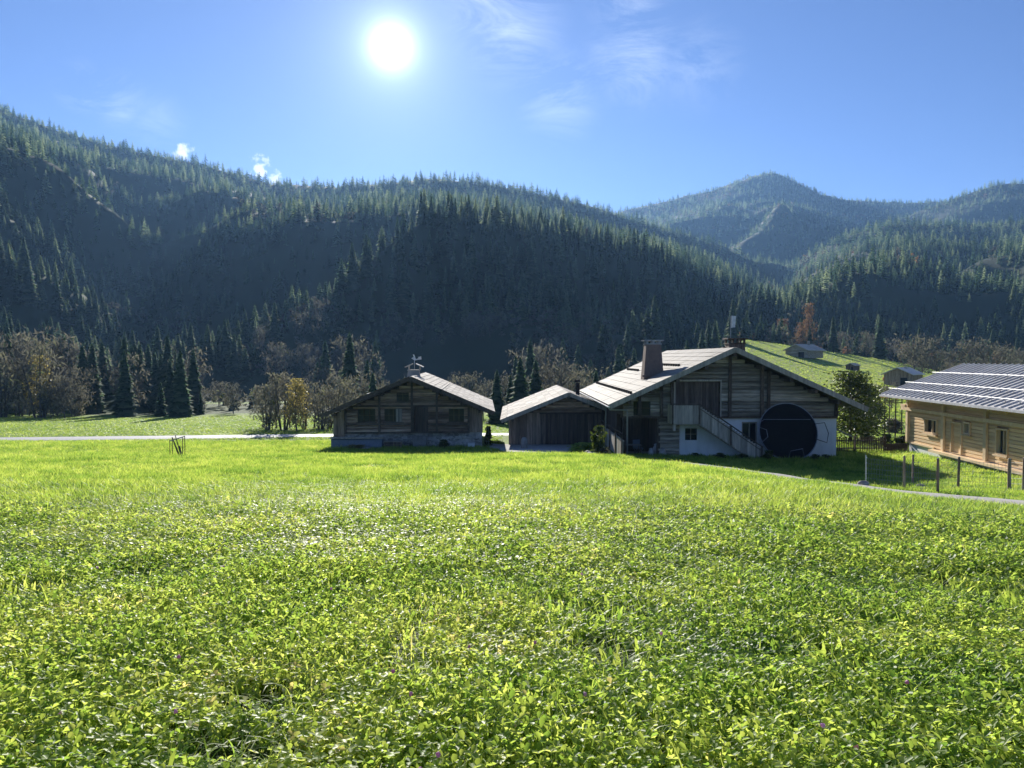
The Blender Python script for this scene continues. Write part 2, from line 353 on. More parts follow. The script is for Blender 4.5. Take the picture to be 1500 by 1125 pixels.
def cloud_tpl(seed, n, leaf, shape='round', up=0, long=1.0):
    """leaf faces spread in clumps through a crown of unit height, base at 0"""
    r = random.Random(seed); V = []; T = []; D = []
    cl = []
    for _ in range(max(6, n//22)):
        a = r.uniform(0, 6.28); z = r.uniform(.28, .93) if shape == 'round' else r.uniform(.12, .97)
        q = math.sqrt(max(0, 1-((z-.58)/.44)**2)) if shape == 'round' else (1-abs(z-.4)*1.1)*.8
        d = (r.random()**.45)*.32*q
        cl.append((d*math.cos(a), d*math.sin(a), z, r.uniform(.06, .12), r.uniform(-.22, .22)))
    for i in range(n):
        c = r.choice(cl); s = c[3]
        p = Vector((c[0]+r.gauss(0, s*.6), c[1]+r.gauss(0, s*.6), min(1, c[2]+r.gauss(0, s*.6))))
        d = Vector((r.gauss(0, 1), r.gauss(0, 1), r.gauss(up, 1))).normalized()
        e = d.orthogonal().normalized(); e.rotate(Matrix.Rotation(r.uniform(0, 6.28), 3, d))
        l = leaf*r.uniform(.6, 1.4); k = len(V)
        V += [p-d*l*long*.5, p+e*l*.35, p+d*l*long*.5, p-e*l*.35]
        T += [(k, k+1, k+2), (k, k+2, k+3)]; D += [c[4]+r.uniform(-.15, .15)]*4
    return np.array([tuple(v) for v in V]), np.array(T), np.array(D)
def limbs(seed, h, r0, spread_=.32, n=9, twigs=0, z0=.25):
    """trunk with limbs for a unit-height tree times h"""
    r = random.Random(seed); m = MB()
    lean = [(r.uniform(-.02, .02)*h, r.uniform(-.02, .02)*h) for _ in range(4)]
    pts = [(lean[i][0]*(i > 0), lean[i][1]*(i > 0), z*h) for i, z in enumerate((-.03, .3, .6, .88))]
    m.tube(pts, [r0, r0*.75, r0*.45, r0*.12], 6)
    for i in range(n):
        a = r.uniform(0, 6.28); z = r.uniform(z0, .75)
        l = spread_*h*r.uniform(.5, 1); s = Vector((0, 0, z*h))
        mid = s+Vector((math.cos(a)*l*.5, math.sin(a)*l*.5, l*r.uniform(.3, .6))); e = s+Vector((math.cos(a)*l, math.sin(a)*l, l*r.uniform(.7, 1.3)))
        e.z = min(e.z, h*.97)
        m.tube([s, mid, e], [r0*.4, r0*.25, r0*.07], 4)
        for _ in range(twigs):
            q = mid.lerp(e, r.random()); b = r.uniform(0, 6.28); k = l*r.uniform(.2, .5)
            m.tube([q, q+Vector((math.cos(b)*k, math.sin(b)*k, k*r.uniform(.3, 1.2)))], [r0*.1, r0*.03], 3, cap=False)
    return m
def tpl_mesh(name, tpl, h, mat, base=.4, wide=1):
    V, T, D = tpl
    return np_mesh(name, V*np.array([h*wide, h*wide, h]), T, np.clip(base+D, 0, 1), [mat])
TREES = {}
def tree_kind(kind, v):
    key = (kind, v)
    if key in TREES: return TREES[key]
    if kind == 'spruce':
        cr = tpl_mesh('crown', spruce_tpl(100+v, 22, 9, 2), 1, M['spruce'], .45); m = MB(); m.tube([(0, 0, -.05), (0, 0, .5), (0, 0, .95)], [.014, .009, .002], 6)
    elif kind == 'bare':
        cr = tpl_mesh('crown', cloud_tpl(200+v, 560, .024, 'round', 1.4, 2.8), 1, M['bare'], .5, 1.05); m = limbs(210+v, 1, .014, .36, 22, 11, .1)
    elif kind == 'thicket':
        cr = tpl_mesh('crown', cloud_tpl(250+v, 600, .03, 'tall', 1.4, 2.4), 1, M['bare'], .66, 1.1)
        m = MB(); r = random.Random(v)
        for _ in range(9):
            a = r.uniform(0, 6.28); d = r.uniform(.05, .3); m.tube([(.05*math.cos(a), .05*math.sin(a), -.03), (d*.6*math.cos(a), d*.6*math.sin(a), .45), (d*math.cos(a), d*math.sin(a), r.uniform(.7, .95))], [.012, .008, .002], 4)
    elif kind == 'leafy':
        cr = tpl_mesh('crown', cloud_tpl(300+v, 7000, .024, 'tall', 0, 1.2), 1, M['leaf'], .36, 1.25); m = limbs(310+v, 1, .02, .3, 9, 2)
    elif kind == 'yellow':
        cr = tpl_mesh('crown', cloud_tpl(350+v, 2000, .032, 'tall', 0, 1.3), 1, M['yellow_leaf'], .5, .9); m = limbs(360+v, 1, .018, .25, 12, 4, .1)
    elif kind == 'autumn':
        cr = tpl_mesh('crown', cloud_tpl(400+v, 1300, .035, 'tall', 0, 1.3), 1, M['autumn'], .55, .9); m = limbs(410+v, 1, .018, .25, 9, 3)
    TREES[key] = (m.mesh('trunk', M['bark']), cr); return TREES[key]
NAMES = {'spruce': 'spruce_tree', 'bare': 'bare_tree', 'thicket': 'bare_shrub', 'leafy': 'leafy_tree', 'yellow': 'yellow_tree', 'autumn': 'autumn_tree'}
def tree(kind, x, y, h, label, group=None, v=None, wide=1., cat='tree', dz=0):
    tr, cr = tree_kind(kind, random.randrange(4) if v is None else v)
    e = empty(NAMES[kind], (x, y, tz(x, y)+dz), random.uniform(0, 6.28), label, cat, group); e.scale = (h*wide, h*wide, h)
    for n, me in (('trunk', tr), ('crown', cr)):
        o = bpy.data.objects.new(n, me); C.objects.link(o); o.parent = e
    return e

# ------------------------------------------------------------ forest on the slopes
def forest():
    N = 42000
    # candidates: jittered in (azimuth, log distance)
    X = []; Yd = []
    def field(y0, y1, cell, um=.80):
        ys = np.arange(y0, y1, cell); out = []
        for yv in ys:
            xs = np.arange(-um*yv, um*yv, cell)
            out.append(np.stack([xs+RNG.uniform(-.48, .48, len(xs))*cell, yv+RNG.uniform(-.48, .48, len(xs))*cell], 1))
        return np.concatenate(out)
    P = np.concatenate([field(120, 420, 5.2), field(420, 800, 6.4), field(800, 1220, 7.8), field(1220, 2360, 10.5)])
    x, y = P[:, 0], P[:, 1]; p = 750+F*x/y
    keep = in_forest(x, y, 2)
    # behind the far peak / hidden flank drop
    z = terrain(x, y)
    keep &= ~((y > 1220) & (p < 860))
    # occlusion: running maximum of elevation per azimuth bin
    ang = (z+13)/y
    bins = np.clip(((p+60)/6).astype(int), 0, 279)
    order = np.argsort(y); mx = np.full(280, -9.)
    vis = np.zeros(len(x), bool)
    g = terrain  # coarse skyline from the ground
    ys = np.arange(60, 2400, 12.); us = (np.arange(280)*6-57-750)/F
    G = terrain(us[:, None]*ys[None], np.repeat(ys[None], 280, 0))/ys[None]
    GM = np.maximum.accumulate(G, 1)
    yi = np.clip(((y-60)/12).astype(int)-2, 0, len(ys)-1)
    vis = ang > GM[bins, yi]-.02
    keep &= vis
    x, y, z, p = x[keep], y[keep], z[keep], p[keep]
    gap = fbm(x/30, y/30, 21, 2) < .24
    x, y, z, p = x[~gap], y[~gap], z[~gap], p[~gap]
    dist = y
    f = fbm(x/60, y/60, 44, 3)+RNG.uniform(-.16, .16, len(x))
    right = sstep(1060, 1200, p)
    low = 1-sstep(230, 330, y)
    lowr = right*(1-sstep(300, 430, y))
    pd = .05+.30*low*(1-right)+.42*lowr+.12*(p > 700)*(y > 1500)
    dec = f*1.25 < pd+.18
    h = 5.5+7.5*fbm(x/25, y/25, 12, 2)+RNG.uniform(-2.5, 3.5, len(x))+2.5*(1-sstep(250, 450, y)); h *= np.where(y > 1200, 1.05, 1)*RNG.choice([.5, .75, .95, 1.15, 1.45], len(x))
    h = np.where(dec, h*.72, h)
    h *= 1-.25*(y < 300)
    fr = (y < 180) & (p < 800); dec = dec | (fr & (RNG.uniform(0, 1, len(x)) < .35))
    dec = dec & ~((y < 200) & (p > 115) & (p < 300) & (RNG.uniform(0, 1, len(x)) < .7))
    keepf = ~fr | (RNG.uniform(0, 1, len(x)) < .75)
    h = np.where(fr, np.where(((p > 285) & (p < 465)) | ((p > 550) & (p < 755)), 4.6, np.where(y > 130, 12.5, 9.))*RNG.uniform(.65, 1.2, len(x)), h*.9)
    x, y, z, p, dec, h = (q[keepf] for q in (x, y, z, p, dec, h))
    spr = np.where(~dec)[0]; de = np.where(dec)[0]
    # the nearest ones become trees of their own
    app = h/y
    s_sorted = spr[np.argsort(-app[spr])]; d_sorted = de[np.argsort(-app[de])]
    s_near, s_rest = s_sorted[:210], s_sorted[210:]
    inv = np.abs(p-750) < 770
    s_near = s_near[inv[s_near]]; d_near = d_sorted[:150]; d_rest = d_sorted[150:]; d_near = d_near[inv[d_near]]
    for i in s_near:
        tree('spruce', x[i], y[i], h[i], 'dark spruce standing at the foot of the wooded slope', 'spruces at the foot of the wooded slopes')
    for i in d_near:
        k = 'autumn' if (p[i] > 1080 and random.random() < .3) else 'bare'
        if k == 'bare': tree('bare', x[i], y[i], h[i], 'leafless grey-brown tree at the lower edge of the wood', 'bare trees along the lower edge of the wood')
        else: tree('autumn', x[i], y[i], h[i], 'rust brown autumn tree at the lower edge of the wood above the sunny meadow', 'autumn trees above the sunny meadow')
    parts = []
    def put(idx, tpls, mi, tb, wide):
        for k, tp in enumerate(tpls):
            q = idx[k::len(tpls)]
            if not len(q): continue
            hh = h[q]; w = hh*wide*RNG.uniform(.8, 1.25, len(q))
            S = np.stack([w, w, hh], 1)
            V, T, c = spread(tp, np.stack([x[q], y[q], z[q]-.3], 1), RNG.uniform(0, 6.28, len(q)), S, tb+RNG.uniform(-.45, .5, len(q)))
            parts.append((V, T, c, mi))
    a = s_rest[y[s_rest] < 430]; b = s_rest[(y[s_rest] >= 430) & (y[s_rest] < 900)]; c = s_rest[y[s_rest] >= 900]
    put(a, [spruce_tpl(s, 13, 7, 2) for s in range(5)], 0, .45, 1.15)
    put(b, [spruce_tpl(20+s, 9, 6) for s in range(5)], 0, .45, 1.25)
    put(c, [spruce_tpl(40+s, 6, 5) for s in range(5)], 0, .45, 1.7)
    org = (RNG.uniform(0, 1, len(x)) < .3) & (p > 1000)
    put(d_rest[(y[d_rest] < 500) & ~org[d_rest]], [cloud_tpl(60+s, 150, .09, 'round', .5, 1.5) for s in range(4)], 1, .4, 1.0)
    put(d_rest[(y[d_rest] >= 500) & ~org[d_rest]], [cloud_tpl(70+s, 45, .16, 'round', .5, 1.3) for s in range(4)], 1, .4, 1.0)
    put(d_rest[org[d_rest]], [cloud_tpl(80+s, 80, .12, 'round', .2, 1.3) for s in range(3)], 2, .5, 1.0)
    V, T, cc, mi = merge(parts)
    print('forest', len(x), 'trees', len(T), 'tris', len(s_near), len(d_near))
    me = np_mesh('forest', V, T, cc, [M['spruce'], M['bare'], M['autumn']], mi)
    o = bpy.data.objects.new('forest', me); C.objects.link(o)
    tag(o, 'dense dark spruce forest covering the mountain slopes', 'forest', kind='stuff')
forest()

# ------------------------------------------------------------ meadow plants
def meadow():
    # templates (unit ~ metres)
    def clover(seed):
        r = random.Random(seed); V = []; T = []; D = []
        hz = .10*r.uniform(.8, 1.3)
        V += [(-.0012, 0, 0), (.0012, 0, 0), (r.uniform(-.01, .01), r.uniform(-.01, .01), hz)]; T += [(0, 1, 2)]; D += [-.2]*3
        top = V[2]
        for k in range(3):
            a = 2*math.pi*k/3+r.uniform(-.2, .2); L = .026*r.uniform(.8, 1.15); w = .0105; ti = r.uniform(-.9, .9)
            ca, sa = math.cos(a), math.sin(a); n = len(V)
            pr = [(0, 0), (.45, -1), (.85, -.8), (1, 0), (.85, .8), (.45, 1)]
            for (f, s) in pr:
                V.append((top[0]+ca*L*f-sa*w*s, top[1]+sa*L*f+ca*w*s, top[2]+L*f*ti+abs(s)*.005))
            T += [(n, n+1, n+2), (n, n+2, n+3), (n, n+3, n+4), (n, n+4, n+5)]; D += [r.uniform(-.12, .12)]*6
        return np.array(V), np.array(T), np.array(D)
    def strip(seed, L, w, n, bend, jag=0):
        r = random.Random(seed); V = []; T = []; D = []
        a = r.uniform(.9, 1.35); z = y = 0; 
        for i in range(n+1):
            f = i/n; ww = w*(math.sin(math.pi*min(1, f*.85+.12))**.7)*(1+(jag*(1 if i % 2 else -1)))
            if i == n: ww = w*.05
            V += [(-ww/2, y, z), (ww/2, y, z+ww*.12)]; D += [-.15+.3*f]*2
            y += L/n*math.cos(a); z += L/n*math.sin(a); a -= bend/n*r.uniform(.7, 1.3)
        for i in range(n): T += [(2*i, 2*i+1, 2*i+3), (2*i, 2*i+3, 2*i+2)]
        return np.array(V), np.array(T), np.array(D)
    def tuft(seed, n, hz, w):
        r = random.Random(seed); V = []; T = []; D = []
        for _ in range(n):
            a = r.uniform(0, 6.28); x0, y0 = r.uniform(-.04, .04), r.uniform(-.04, .04); L = r.uniform(.02, .07); h = hz*r.uniform(.6, 1.2)
            k = len(V); ca, sa = math.cos(a), math.sin(a); b = r.uniform(0, 6.28); cb, sb = math.cos(b)*w, math.sin(b)*w
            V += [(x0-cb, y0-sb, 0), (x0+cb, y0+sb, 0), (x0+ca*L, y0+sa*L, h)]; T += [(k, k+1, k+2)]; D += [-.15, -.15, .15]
        return np.array(V), np.array(T), np.array(D)
    def leafclump(seed, n, r0):
        r = random.Random(seed); V = []; T = []; D = []
        for _ in range(n):
            p = Vector((r.gauss(0, r0), r.gauss(0, r0), r.uniform(.03, .14))); d = Vector((r.gauss(0, 1), r.gauss(0, 1), r.gauss(.2, .5))).normalized()
            e = d.cross(Vector((r.gauss(0, .4), r.gauss(0, .4), 1))).normalized(); l = r.uniform(.018, .036); k = len(V)
            V += [tuple(p-d*l*.6), tuple(p+e*l*.45), tuple(p+d*l*.6), tuple(p-e*l*.45)]; T += [(k, k+1, k+2), (k, k+2, k+3)]; D += [r.uniform(-.2, .2)]*4
        return np.array(V), np.array(T), np.array(D)
    def sample(n, y0, y1, um, pw):
        # area density ~ y^-pw
        u = RNG.random(n); e = 2-pw
        y = (y0**e+u*(y1**e-y0**e))**(1/e) if abs(e) > 1e-3 else y0*(y1/y0)**u
        x = RNG.uniform(-um, um, n)*(y+1)
        return x, y
    parts = []
    def lay(tpls, x, y, sc, tint, tilt=0., hs=None):
        z = terrain(x, y)
        for k, tp in enumerate(tpls):
            q = slice(k, None, len(tpls)); n = len(x[q])
            s = sc[q]*RNG.uniform(.7, 1.3, n); hh = s if hs is None else s*hs[q]
            S = np.stack([s, s, hh], 1)
            V, T, c = spread(tp, np.stack([x[q], y[q], z[q]-.004], 1), RNG.uniform(0, 6.28, n), S, tint[q], RNG.normal(0, tilt, n) if tilt else None)
            parts.append((V, T, c, 0))
    def tn(x, y, base, amp): return base+amp*(fbm(x*1.3, y*1.3, 9, 3)-.5)*2+.35*(fbm(x*.22, y*.22, 19, 3)-.5)+RNG.normal(0, .15, len(x))-.05*sstep(10, 25, y)
    def fade(x, y): return RNG.random(len(x)) > sstep(8, 14, y+4*(fbm(x*.3, y*.3, 71, 2)-.5))
    def hgt(x, y): return .3+1.25*fbm(x*.9, y*.9, 61, 3)
    x, y = sample(165000, 2.0, 16, .74, 1.2); s = 1.1*np.clip(y/5, 1, 9)**.35
    keep = (fbm(x*1.6, y*1.6, 91, 2) > .27) & fade(x, y); x, y, s = x[keep], y[keep], s[keep]
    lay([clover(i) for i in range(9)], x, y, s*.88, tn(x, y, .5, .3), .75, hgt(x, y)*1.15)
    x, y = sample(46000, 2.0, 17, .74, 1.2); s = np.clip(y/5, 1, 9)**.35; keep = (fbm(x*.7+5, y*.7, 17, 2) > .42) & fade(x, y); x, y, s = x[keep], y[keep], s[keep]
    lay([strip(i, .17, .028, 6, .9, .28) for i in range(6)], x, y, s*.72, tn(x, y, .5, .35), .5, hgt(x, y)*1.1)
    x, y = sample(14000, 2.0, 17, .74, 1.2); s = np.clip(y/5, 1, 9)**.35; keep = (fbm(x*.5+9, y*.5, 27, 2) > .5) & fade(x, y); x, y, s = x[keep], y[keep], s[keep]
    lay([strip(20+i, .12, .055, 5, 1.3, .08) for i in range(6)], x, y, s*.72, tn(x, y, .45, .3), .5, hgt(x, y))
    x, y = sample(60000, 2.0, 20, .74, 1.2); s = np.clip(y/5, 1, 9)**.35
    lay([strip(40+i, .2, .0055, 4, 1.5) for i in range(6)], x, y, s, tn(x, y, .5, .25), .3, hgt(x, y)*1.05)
    x, y = sample(80000, 7, 34, .74, 1.5); s = .75*np.clip(y/6, 1, 9)**.35*(1-.5*sstep(12, 19, y))
    k = free(x, y); x, y, s = x[k], y[k], s[k]; lay([leafclump(i, 9, .05) for i in range(6)], x, y, s*1.2, tn(x, y, .45, .25), .1, hgt(x, y)*(1-.6*sstep(9, 17, y)))
    x, y = sample(190000, 11, 62, .76, 1.1); s = .8*np.clip(y/12, 1, 9)**.45
    k = free(x, y); x, y, s = x[k], y[k], s[k]*RNG.choice([.6, .8, 1, 1.25], k.sum())
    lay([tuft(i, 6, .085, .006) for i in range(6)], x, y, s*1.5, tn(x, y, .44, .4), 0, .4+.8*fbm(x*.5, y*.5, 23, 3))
    x, y = sample(60000, 60, 135, .78, 1.1); s = 2.4*np.ones(len(x))
    k = free(x, y) & ~in_forest(x, y, 0); x, y, s = x[k], y[k], s[k]
    lay([tuft(30+i, 7, .06, .008) for i in range(6)], x, y, s*1.4, tn(x, y, .52, .2), 0, .5*np.ones(len(x)))
    x, y = sample(75000, 85, 268, .8, .6); s = 5.5*np.ones(len(x)); k = free(x, y) & ~in_forest(x, y, 3) & (750+F*x/y > 1000); x, y, s = x[k], y[k], s[k]
    lay([tuft(50+i, 8, .06, .012) for i in range(6)], x, y, s, tn(x, y, .62, .2), 0, .5*np.ones(len(x)))
    V, T, cc, mi = merge(parts)
    print('meadow tris', len(T))
    me = np_mesh('grass', V, T, cc, [M['grass']])
    o = bpy.data.objects.new('grass', me); C.objects.link(o)
    tag(o, 'bright green meadow of clover, dandelion leaves and grass', 'grass', kind='stuff')

ROAD = [(-110, 58), (-70, 63), (-45, 66), (-31, 68), (-20, 70), (-8, 71.5), (2, 72.5), (14, 76), (24, 84), (30, 92)]
PATH = [(7.5, 40), (9.6, 37), (11.5, 34), (13.4, 30.6), (15, 27.4), (16.1, 24.6), (17.5, 21), (20, 16)]
def near_poly(x, y, pts, d):
    m = np.zeros(len(x), bool)
    for (a, b) in zip(pts[:-1], pts[1:]):
        ax, ay = a; bx, by = b; L2 = (bx-ax)**2+(by-ay)**2
        t = np.clip(((x-ax)*(bx-ax)+(y-ay)*(by-ay))/L2, 0, 1)
        m |= np.hypot(x-ax-t*(bx-ax), y-ay-t*(by-ay)) < d
    return m
RECTS = [(-13, -1.9, 55, 70), (-.9, 9.5, 56, 73), (6.3, 20.4, 47, 66), (26, 38, 36, 51.5)]
YARD = [(-1.7, 58), (-1.6, 54), (-.4, 50.2), (2.6, 49.0), (4.2, 50.6), (6.3, 54), (6.2, 57.4), (-.5, 57.6)]
def in_yard(x, y):
    c = np.zeros(len(x), bool)
    for (x1, y1), (x2, y2) in zip(YARD, YARD[1:]+YARD[:1]):
        if y1 == y2: continue
        c ^= ((y1 > y) != (y2 > y)) & (x < (x2-x1)*(y-y1)/(y2-y1)+x1)
    return c
def free(x, y):
    m = ~near_poly(x, y, ROAD, 1.9) & ~near_poly(x, y, PATH, 1.0)
    for (a, b, c, d) in RECTS: m &= ~((x > a) & (x < b) & (y > c) & (y < d))
    return m & ~in_yard(x, y)
meadow()

def ribbon(name, pts, w, mat, label, lift=.03, jag=.0):
    P = [Vector((a, b, 0)) for a, b in pts]; Q = []
    for i in range(len(P)-1):
        p0, p1, p2, p3 = P[max(i-1, 0)], P[i], P[i+1], P[min(i+2, len(P)-1)]
        n = max(2, int((p2-p1).length/.5))
        for k in range(n):
            t = k/n; Q.append(.5*((2*p1)+(p2-p0)*t+(2*p0-5*p1+4*p2-p3)*t*t+(3*p1-p0-3*p2+p3)*t**3))
    Q.append(P[-1]); m = MB(); cols = 7; vs = []
    for i, q in enumerate(Q):
        d = (Q[min(i+1, len(Q)-1)]-Q[max(i-1, 0)]).normalized(); s = Vector((-d.y, d.x, 0))
        for k in range(cols):
            f = k/(cols-1)*2-1; j = 1+jag*(random.random()-.5) if k in (0, cols-1) else 1
            c = q+s*w/2*f*j; vs.append((c.x, c.y, tz(c.x, c.y)+lift*(1 if abs(f) < .9 else -.5)))
    fs = [(i*cols+k, (i+1)*cols+k, (i+1)*cols+k+1, i*cols+k+1) for i in range(len(Q)-1) for k in range(cols-1)]
    m.add(vs, fs, .5); return tag(m.build(name, mat, smooth=True), label, kind='structure')
ribbon('road', ROAD, 4.0, M['asphalt'], None, .05)
ribbon('path', PATH, 1.9, M['gravel'], None, .08, .3)
def yard():
    n = 26; m = MB(); vs = []; ok = {}
    for i in range(n):
        for j in range(n):
            x = -1.9+8.5*i/(n-1); y = 48.6+9.6*j/(n-1); vs.append((x, y, tz(x, y)+.05))
    xs = np.array([v[0] for v in vs]); ys = np.array([v[1] for v in vs]); ins = in_yard(xs, ys)
    fs = [(i*n+j, (i+1)*n+j, (i+1)*n+j+1, i*n+j+1) for i in range(n-1) for j in range(n-1) if sum(ins[k] for k in (i*n+j, (i+1)*n+j, (i+1)*n+j+1, i*n+j+1)) >= 2]
    m.add(vs, fs, .5); tag(m.build('yard', M['gravel'], smooth=True), kind='structure')
yard()
# ------------------------------------------------------------ buildings
def log_rows(mb, x0f, x1f, y, z0, z1, lh, openings, th=.16, jit=.025):
    """horizontal logs between x0f(z) and x1f(z), split round openings (x0,x1,z0,z1)"""
    z = z0
    while z < z1-.05:
        h = min(lh*random.uniform(.82, 1.18), z1-z); zt = z+h
        a, b = x0f(zt), x1f(zt)
        if b-a > .25:
            segs = [(a, b)]
            for (ox0, ox1, oz0, oz1) in openings:
                if oz0 < zt-.06 and oz1 > z+.06:
                    ns = []
                    for (p, q) in segs:
                        if ox0 > p and ox0 < q: ns.append((p, ox0))
                        if ox1 < q and ox1 > p: ns.append((ox1, q))
                        if ox1 <= p or ox0 >= q: ns.append((p, q))
                    segs = ns
            for (p, q) in segs:
                if q-p < .04: continue
                d = random.uniform(0, jit)
                mb.box(p, q, y-.09-d, y+th, z+.006, zt-.006, bev=min(.045, h*.22))
        z = zt
def board_rows(mb, x0, x1, y, z0f, z1f, bw, jit=.015, th=.04):
    x = x0
    while x < x1-.02:
        w_ = min(bw*random.uniform(.8, 1.25), x1-x); d = random.uniform(0, jit)
        mb.box(x+.004, x+w_-.004, y-th-d, y, z0f(x+w_/2), z1f(x+w_/2)); x += w_
def boards_y(mb, x, y0, y1, z0, z1f, bw, th=.04, jit=.012):
    y = y0
    while y < y1-.02:
        w_ = min(bw*random.uniform(.8, 1.25), y1-y); d = random.uniform(0, jit)
        mb.box(x-th-d, x, y+.004, y+w_-.004, z0, z1f(y) if callable(z1f) else z1f); y += w_
def gable_roof(parent, xl, xr, zl, zr, xm, zm, y0, y1, th, mat, edge, shingle=.0, name='roof', rag=.0):
    """two pitched slabs built of overlapping courses, with verge boards"""
    m = MB()
    for (xa, za) in ((xl, zl), (xr, zr)):
        L = math.hypot(xa-xm, za-zm); ux, uz = (xa-xm)/L, (za-zm)/L; nx, nz = (-uz, ux) if ux > 0 else (uz, -ux)
        if nz < 0: nx, nz = -nx, -nz
        P = lambda s, o: (xm+ux*s+nx*o, zm+uz*s+nz*o)
        if shingle:
            n = int(L/shingle); cols = int((y1-y0)/1.15)
            for i in range(n):
                s0, s1 = L*i/n, L*(i+1)/n+.06
                yy = y0
                for c in range(cols):
                    yn = y0+(y1-y0)*(c+1)/cols if c == cols-1 else y0+(y1-y0)*(c+1)/cols+random.uniform(-.12, .12)
                    lift = random.uniform(0, .012)
                    pr = [P(s0, -.03), P(s0, .01+lift), P(s1, .035+lift), P(s1, -.01)]
                    m.prism(pr if ux > 0 else pr[::-1], yy+.002, yn-.002+random.uniform(-.006, 0)); yy = yn
        pr = [P(0, -.035), P(L-.05, -.035), P(L-.05, -th), P(0, -th)]
        if not shingle: pr = [P(0, 0), P(L, 0), P(L, -th), P(0, -th)]
        m.prism(pr if ux < 0 else pr[::-1], y0+.02, y1-.02, .5)
    ro = m.build(name, mat, parent)
    for s_, (xa, za) in ((0, (xl, zl)), (1, (xr, zr))):
        for yy in (y0, y1):
            e = MB(); e.bar((xm, yy, zm-th*.5-.03), (xa, yy, za-th*.5-.03), .05, th+.14, .5)
            e.build('verge_board', edge, ro)
    return ro
def window(parent, x0, x1, z0, z1, y, fm, name='window', cols=2, depth=.10, sill=True, shutter=None):
    m = MB(); t = .055
    m.box(x0-t, x0, y-.05, y+depth, z0-t, z1+t); m.box(x1, x1+t, y-.05, y+depth, z0-t, z1+t)
    m.box(x0+.001, x1-.001, y-.047, y+depth, z1, z1+t); m.box(x0+.001, x1-.001, y-.047, y+depth, z0-t, z0)
    for i in range(1, cols): xx = x0+(x1-x0)*i/cols; m.box(xx-.022, xx+.022, y+.01, y+depth-.01, z0+.002, z1-.002)
    m.box(x0+.003, x1-.003, y+.015, y+depth-.015, (z0+z1)/2-.014, (z0+z1)/2+.014)
    w_ = m.build(name, fm, parent)
    g = MB(); g.box(x0-.01, x1+.01, y+.045, y+.06, z0-.01, z1+.01); g.build('pane', M['glass'], w_)
    if sill: s_ = MB(); s_.box(x0-t-.06, x1+t+.06, y-.11, y-.052, z0-t-.05, z0-t+.005); s_.build('sill', fm, w_)
    if shutter:
        for k in shutter:
            s_ = MB(); board_rows(s_, k, k+.34, y-.06, lambda q: z0-.02, lambda q: z1+.02, .17); s_.build('shutter', M['old_board'], w_)
    return w_

